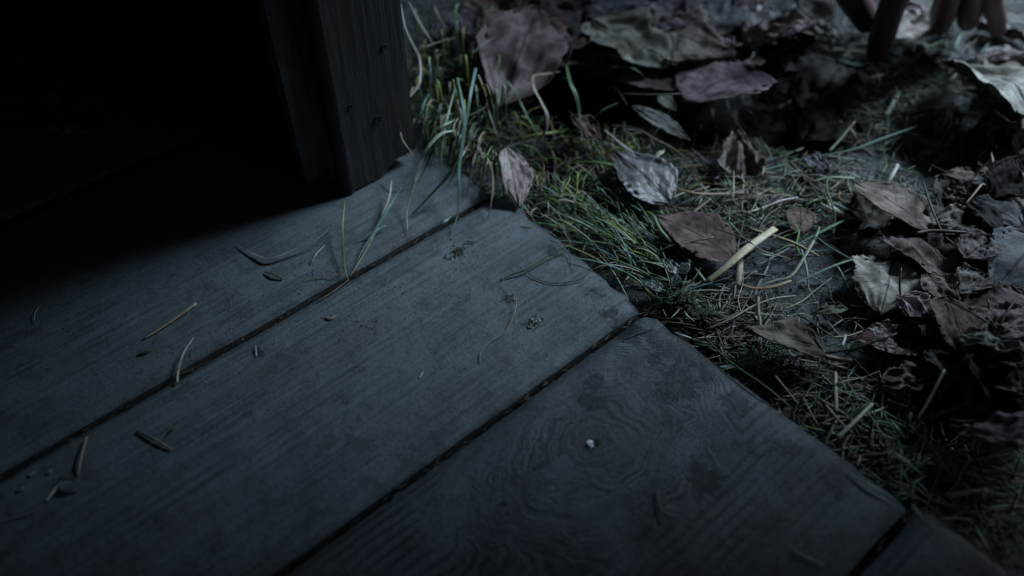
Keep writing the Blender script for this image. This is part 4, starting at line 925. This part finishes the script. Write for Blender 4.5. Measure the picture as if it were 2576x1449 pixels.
leaf('dark grey drooping leaf right of the pale blades at the top', (1150, 25, 22), (1190, 88, 14), .48, 'slate', 'round', 0, (.4, .4), .04, 0, .03, 82)
leaf('brown leaf fragment folded behind the green clump', (1440, 290, 4), (1510, 350, -2), .30, 'brown', 'ovate', 0, (.5, .5), .06, 0, .05, 83)
leaf('small brown leaf lying at the edge of the bare soil', (2014, 524, -6), (2010, 586, -8), .44, 'brown', 'round', 0, (.3, .3), .04, 0, .02, 84)
leaf('small grey torn leaf below the black hollow', (2020, 395, -4), (2085, 428, -6), .42, 'bluegrey', 'lobed', 0, (.5, .5), .06, 0, .06, 85)
leaf('small olive leaf curled on the lower soil', (2130, 776, -6), (2040, 788, -8), .22, 'olive', 'ovate', 0, (.5, .7), .05, 0, .03, 86)
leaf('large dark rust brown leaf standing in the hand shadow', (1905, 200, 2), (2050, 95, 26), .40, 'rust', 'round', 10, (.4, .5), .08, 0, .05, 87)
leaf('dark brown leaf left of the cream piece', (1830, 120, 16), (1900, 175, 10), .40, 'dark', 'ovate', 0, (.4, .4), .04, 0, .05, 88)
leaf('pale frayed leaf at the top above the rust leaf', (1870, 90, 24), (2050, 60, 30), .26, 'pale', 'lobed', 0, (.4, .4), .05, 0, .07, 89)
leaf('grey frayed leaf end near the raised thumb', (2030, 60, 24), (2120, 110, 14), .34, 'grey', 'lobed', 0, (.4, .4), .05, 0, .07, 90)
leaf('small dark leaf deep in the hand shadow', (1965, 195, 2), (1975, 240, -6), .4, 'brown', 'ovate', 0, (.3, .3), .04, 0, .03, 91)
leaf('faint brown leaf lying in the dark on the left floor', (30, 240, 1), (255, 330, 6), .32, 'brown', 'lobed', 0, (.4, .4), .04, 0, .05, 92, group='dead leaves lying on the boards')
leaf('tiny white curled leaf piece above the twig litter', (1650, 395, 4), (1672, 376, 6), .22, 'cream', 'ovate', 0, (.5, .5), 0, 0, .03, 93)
for k, (b, t, lab) in enumerate((((1900, 250, -16), (2010, 190, -10), 'added black leaf darkening the left of the hand shadow'), ((2120, 160, -10), (2030, 290, -18), 'added black leaf darkening the middle of the hand shadow'),
        ((2140, 300, -14), (2020, 350, -14), 'added black leaf darkening the lower edge of the hand shadow'), ((1880, 330, -14), (1960, 290, -16), 'added black leaf darkening the hollow above the fan like pleated one'))):
    leaf(lab, b, t, .5, (.012, .010, .010), 'round', 0, (.3, .3), .03, 0, .05, 4000 + k)  # black leaves added so their colour gives the dark under the hand
# leaves under and behind: the pile's lower layer and the leaf cover beyond
TOPW = [(1440, 60, 10, 'dark grey leaf at the top edge, left of the lobed pale leaf'), (1560, 30, 14, 'blue grey leaf at the top edge above the lobed pale leaf'), (1700, 50, 14, 'pale streaked leaf at the top edge above the two toned leaf'),
        (1800, 35, 12, 'dim leaf at the top edge before the black gap'), (1250, 40, 12, 'brown leaf at the top edge above the hanging dark leaf'), (1620, 95, 8, 'brown leaf wedged under the lobed pale leaf'),
        (2440, 640, 2, 'brown leaf buried under the dark toothed leaf'), (2530, 860, 2, 'grey leaf buried under the crumpled ones at the right edge'), (2560, 480, 4, 'mauve leaf buried under the blue grey leaf'), (2460, 800, -2, 'brown leaf buried under the leaf with the crossing stalk'),
        (2560, 960, 10, 'black leaf in the hollow at the right edge'), (2480, 1000, 2, 'second black leaf low in the hollow at lower right'), (2580, 330, 0, 'grey leaf behind the curled brown one'), (2420, 560, -2, 'dark leaf buried under the wrinkled pale leaf'),
        (1760, 150, 4, 'grey leaf buried between the two toned and mottled leaves'), (2560, 200, -2, 'pale leaf buried behind the big folded leaf'), (1340, 90, 8, 'brown leaf buried behind the hanging dark leaf')]
TC = ['slate', 'bluegrey', 'grey', 'slate', 'brown', 'brown', 'dark', 'grey', 'mauve', 'brown', 'black', 'black', 'grey', 'dark', 'grey', 'mauve', 'brown']
for i, (x, y, z, lab) in enumerate(TOPW):
    r = random.Random(900 + i); p = at(x, y, z * .001); a = r.random() * 6.28; l = r.uniform(.026, .036)
    d = Vector((math.cos(a), math.sin(a), r.uniform(-.15, .15))) * l
    leaf(lab, p - d, p + d, r.uniform(.32, .45), TC[i], r.choice(['ovate', 'round', 'lobed']), r.uniform(-15, 15), (r.uniform(.2, .7), r.uniform(.2, .7)), .05, 0, .05, 900 + i, .3)
MARKS = [('the long veined leaf', 2251, 520), ('the ragged brown leaf', 2340, 640), ('the pale round leaf', 2245, 720), ('the red brown leaf', 2240, 855), ('the slate leaf at the right edge', 2540, 670),
         ('the spotted leaf', 2500, 770), ('the black broken twig', 2370, 584), ('the pale kinked reed', 2470, 460), ('the leaf crossed by its stalk', 2400, 820), ('the big folded leaf', 2500, 230), ('the hanging dark leaf', 1310, 150),
         ('the pale lobed leaf', 1580, 110), ('the two toned leaf', 1740, 110), ('the dark rust leaf', 1970, 150), ('the thumb', 2160, 50), ('the middle finger', 2370, 90), ('the little finger', 2505, 100), ('the top of the jamb', 1030, 60), ('the big mottled leaf', 1800, 215)]
USED = set()
def where_(x, y, c):
    word = {'dark': 'dark', 'brown': 'brown', 'black': 'black', 'slate': 'slate grey', 'mauve': 'mauve', 'grey': 'grey'}[c]
    for nm, mx, my in sorted(MARKS, key=lambda m_: (m_[1] - x) ** 2 + (m_[2] - y) ** 2):
        a = math.degrees(math.atan2(my - y, x - mx)) % 360
        dr = ('right of', 'up and right of', 'above', 'up and left of', 'left of', 'down and left of', 'below', 'down and right of')[int((a + 22.5) // 45) % 8]
        l = 'torn %s leaf scrap %s %s' % (word, dr, nm)
        if l not in USED: USED.add(l); return l
r = random.Random(31)
for lab, spots, cs in (('torn brown leaf fragment buried in the dark mat of the right hand pile', [(2200, 520), (2300, 640), (2360, 700), (2420, 620), (2480, 660), (2540, 640), (2390, 760), (2470, 740), (2540, 800), (2330, 810), (2270, 860), (2400, 870), (2470, 900), (2560, 720), (2420, 460), (2520, 450), (2560, 550), (2480, 560), (2380, 540), (2340, 900), (2230, 830), (2580, 400), (2500, 780), (2560, 850), (2440, 900), (2500, 690), (2560, 620), (2440, 560), (2480, 480), (2400, 500), (2560, 330), (2500, 340), (2450, 380), (2300, 760), (2380, 820), (2500, 950), (2570, 780), (2380, 640)], ['dark', 'brown', 'black', 'slate', 'mauve']),
                       ('torn dull leaf fragment lying between the blurred leaves along the top', [(1220, 40), (1300, 60), (1380, 60), (1460, 110), (1540, 120), (1600, 50), (1650, 30), (1740, 90), (1800, 70), (1860, 40), (1420, 30), (1500, 160), (1620, 170), (1850, 110), (1330, 150), (1950, 50), (2040, 40), (2300, 40), (2400, 60), (2540, 90), (2330, 130), (1130, 60), (1280, 110), (1480, 30), (1580, 90), (1700, 130), (1900, 70), (1820, 150), (1660, 80), (1380, 110)], ['slate', 'brown', 'dark', 'grey', 'mauve'])):
    for x, y in spots:
        cc_ = r.choice(cs)
        lab = where_(x, y, cc_)
        p = at(x + r.uniform(-15, 15), y + r.uniform(-10, 10), r.uniform(-.008, .001) if y > 300 else r.uniform(-.004, .006)); a = r.random() * 6.28; l = r.uniform(.010, .019) * (1.35 if y < 200 else 1)
        d = Vector((math.cos(a), math.sin(a), r.uniform(-.25, .25))) * l
        leaf(lab, p - d, p + d, r.uniform(.34, .5), cc_, r.choice(['ovate', 'round', 'lobed', 'long']), r.uniform(-25, 25), (r.uniform(.2, .9), r.uniform(.2, .9)), r.uniform(-.05, .1), r.uniform(-.1, .1), .08, r.randint(1, 9999), None, r.random() < .2, .1, group='torn leaf fragments in the mat', n=(20, 8))
r = random.Random(77)
for k in range(36):
    x = r.uniform(.30, 1.25); y = r.uniform(.62, 1.25) if k % 3 else r.uniform(-.5, .1)
    if y < .15 and x < .62: x = r.uniform(.62, 1.25)
    px, py = pxof(Vector((x, y, .01)))
    if -30 < px < 2610 and 28 < py < 1430: continue
    p = Vector((x, y, gz(x, y) + r.uniform(.006, .022))); a = r.random() * 6.28; l = r.uniform(.026, .042)
    d = Vector((math.cos(a), math.sin(a), r.uniform(-.12, .12))) * l
    leaf('grey brown dead leaf in the leaf cover beyond the blurred top leaves', p - d, p + d, r.uniform(.32, .45), r.choice(['mauve', 'brown', 'grey', 'slate']), r.choice(['ovate', 'round', 'lobed']), r.uniform(-15, 15), (r.uniform(.2, .7), r.uniform(.2, .7)), .05, 0, .05, 1200 + k, .3, group='dead leaves beyond the picture', n=(16, 6))

# clover sprig and moss cushions in the grass
def sprig(label, stem, leaflets, seed):
    root = tag(empty('clover', at(*stem[0][:2], stem[0][2] * .001)), label, 'clover', 'clover sprigs in the grass')
    st = Strands(); st.add([at(x, y, z * .001) for x, y, z in stem], .0009, .0008, TINT['green'], (1, .7), 5, 0, None, 6); st.build('stem', root)
    for k, (b, t, w) in enumerate(leaflets):
        o = leaf('', b, t, w, (.018, .045, .030), 'round', 0, (.3, .3), .03, 0, .02, seed + k, None, True, teeth=.01, pleat=.004, n=(12, 5))
        o.name = 'leaflet'
        for q in ('category', 'label', 'group'):
            if q in o: del o[q]
        o.parent = root; o.matrix_parent_inverse = root.matrix_basis.inverted()
sprig('dark green clover sprig at the right end of the combed grass', [(1722, 745, -8), (1718, 715, 0), (1705, 690, 4)], [((1705, 690, 4), (1668, 650, 6), .32), ((1705, 690, 4), (1735, 660, 6), .34), ((1706, 692, 4), (1690, 720, 2), .36)], 3000)
sprig('single round clover leaf beside the end of the second board', [(1690, 745, -8), (1675, 735, -2), (1662, 728, 2)], [((1668, 730, 2), (1616, 708, 3), .30)], 3010)
def cushion(label, px, py, rad, hgt, tints, seed, nb=420):
    r = random.Random(seed); c = at(px, py, -.010); c.z = gz(c.x, c.y)
    bm = bmesh.new(); bmesh.ops.create_icosphere(bm, subdivisions=4, radius=1)
    for v in bm.verts:
        k = 1 + .35 * noise.noise(v.co * 2.2 + Vector((seed, 0, 0))) + .15 * noise.noise(v.co * 7)
        v.co = Vector((v.co.x * rad * k, v.co.y * rad * k, v.co.z * hgt * k))
        v.co += c
    me = bpy.data.meshes.new('moss_cushion'); bm.to_mesh(me); bm.free()
    o = tag(center(link('moss_cushion', me, M_moss)), label, 'moss', 'moss cushions')
    st = Strands()
    for _ in range(nb):
        u = r.random() * 6.28; v = r.random() ** .7 * 1.35; d = Vector((math.cos(u) * math.sin(v), math.sin(u) * math.sin(v), math.cos(v)))
        p = c + Vector((d.x * rad, d.y * rad, d.z * hgt)) * .92
        st.add([p, p + d * .0018 + Vector((r.gauss(0, .0008), r.gauss(0, .0008), 0)), p + d * .0036 + Vector((r.gauss(0, .0015), r.gauss(0, .0015), .0004))], .0006, .0004, vary(TINT[r.choice(tints)], r, .4), (1, .3), 1, 0, None, 4)
    st.build('moss_shoots', o)
cushion('mossy clump with yellow green tips beside the arched blade', 1572, 285, .012, .010, ['yellowgreen', 'dgreen', 'orange', 'bluegreen', 'dgreen'], 1)
cushion('crusty pale green moss clod at the end of the board gap', 1722, 778, .009, .009, ['palegreen', 'tan', 'green', 'dgreen', 'brown'], 2)
cushion('small crusty moss clod lower down the board edge', 1780, 815, .006, .006, ['bluegreen', 'dgreen', 'brown', 'tan'], 3, 240)
cushion('mossy lump in the middle of the grass tuft by the jamb', 1185, 240, .016, .014, ['yellowgreen', 'green', 'tan', 'dgreen'], 4)

# ---------------------------------------------------------------- the person's hand reaching down at the top right
person = None
def skin_chain(verts, edges, radii, name, m, parent=None, sub=2, root=0):
    me = bpy.data.meshes.new(name); me.from_pydata(verts, edges, [])
    o = link(name, me, m, parent, False)
    sk = o.modifiers.new('skin', 'SKIN'); sk.use_smooth_shade = True
    sv_ = me.skin_vertices[0].data
    for i, rr in enumerate(radii): sv_[i].radius = (rr, rr) if not isinstance(rr, tuple) else rr; sv_[i].use_root = (i == root)
    ss = o.modifiers.new('sub', 'SUBSURF'); ss.levels = sub; ss.render_levels = sub
    return o
# fingertips (touching the ground) and the way up, traced at their own heights
FING = [  # px, py, mm height for tip, dip joint, pip joint, knuckle
    [(2200, 178, 4), (2217, 122, 26), (2240, 50, 52), (2290, -70, 80)],
    [(2362, 104, 6), (2370, 66, 24), (2390, 5, 50), (2380, -90, 84)],
    [(2432, 92, 8), (2438, 56, 26), (2452, -2, 52), (2440, -90, 82)],
    [(2510, 114, 6), (2508, 76, 20), (2492, 22, 44), (2496, -75, 76)]]
THUMB = [(2192, 100, 26), (2165, 50, 40), (2130, 0, 56), (2180, -120, 84)]
verts, edges, radii = [], [], []
wrist = at(2360, -330, .130); palm = at(2350, -200, .106)
elbow = wrist + Vector((.19, -.015, .17)); 
verts += [elbow, wrist, palm]; radii += [.040, (.027, .021), (.030, .018)]; edges += [(0, 1), (1, 2)]
for fi, ch in enumerate(FING + [THUMB]):
    pts = [at(x, y - 26, z * .001) for x, y, z in ch][::-1]
    rs = ([.0108, .0088, .0094, .0066] if fi < 4 else [.0135, .0110, .0098, .0080])
    if fi == 3: rs = [.0095, .0078, .0070, .0058]
    prev = 2
    mid = palm.lerp(pts[0], .5)
    verts.append(mid); radii.append(.014); edges.append((2, len(verts) - 1)); prev = len(verts) - 1
    for p, rr in zip(pts, rs):
        verts.append(p); radii.append(rr); edges.append((prev, len(verts) - 1)); prev = len(verts) - 1
person = skin_chain(verts, edges, radii, 'person', M_skin, None, 2, 1)
tag(person, 'hand of a crouching person, fingertips pressed into the leaves at the top right', 'person')
sh = elbow + Vector((.16, .10, .26))
skin_chain([wrist + (elbow - wrist) * .25, elbow, sh, sh + Vector((.10, .06, .03)), sh + Vector((.13, .08, -.25)), sh + Vector((.30, .10, -.42)), sh + Vector((.25, .04, -.62)), sh + Vector((.12, .10, .10)), sh + Vector((.02, .05, -.58)), sh + Vector((.10, .30, .02))],
           [(0, 1), (1, 2), (2, 3), (3, 4), (4, 5), (5, 6), (3, 7), (5, 8), (3, 9)], [.036, .050, .058, .10, .13, .14, .09, .06, .10, .06], 'dark_coat', M_cloth, person, 2, 3)
# fingernails
for fi, ch in enumerate(FING):
    p = at(ch[0][0], ch[0][1] - 26, ch[0][2] * .001); q = at(ch[1][0], ch[1][1] - 26, ch[1][2] * .001)
    d = (p - q).normalized(); back = Vector((FX, FY, 0)) ; back = (back - d * back.dot(d)).normalized(); s_ = d.cross(back)
    bm = bmesh.new(); rows = []
    rad = .0064 if fi < 3 else .0056
    for i in range(5):
        t = i / 4; row = []
        for j in range(7):
            a = R(-50 + 100 * j / 6)
            row.append(bm.verts.new(q.lerp(p, .58 + .55 * t * (1 - .12 * abs(j - 3) / 3)) + back * math.cos(a) * (rad + .0012) + s_ * math.sin(a) * (rad + .0006)))
        rows.append(row)
    for i in range(4):
        for j in range(6): bm.faces.new((rows[i][j], rows[i][j + 1], rows[i + 1][j + 1], rows[i + 1][j]))
    me = bpy.data.meshes.new('fingernail'); bm.to_mesh(me); bm.free(); o = link('fingernail', me, M_nailf, person)
    so = o.modifiers.new('t', 'SOLIDIFY'); so.thickness = .0005
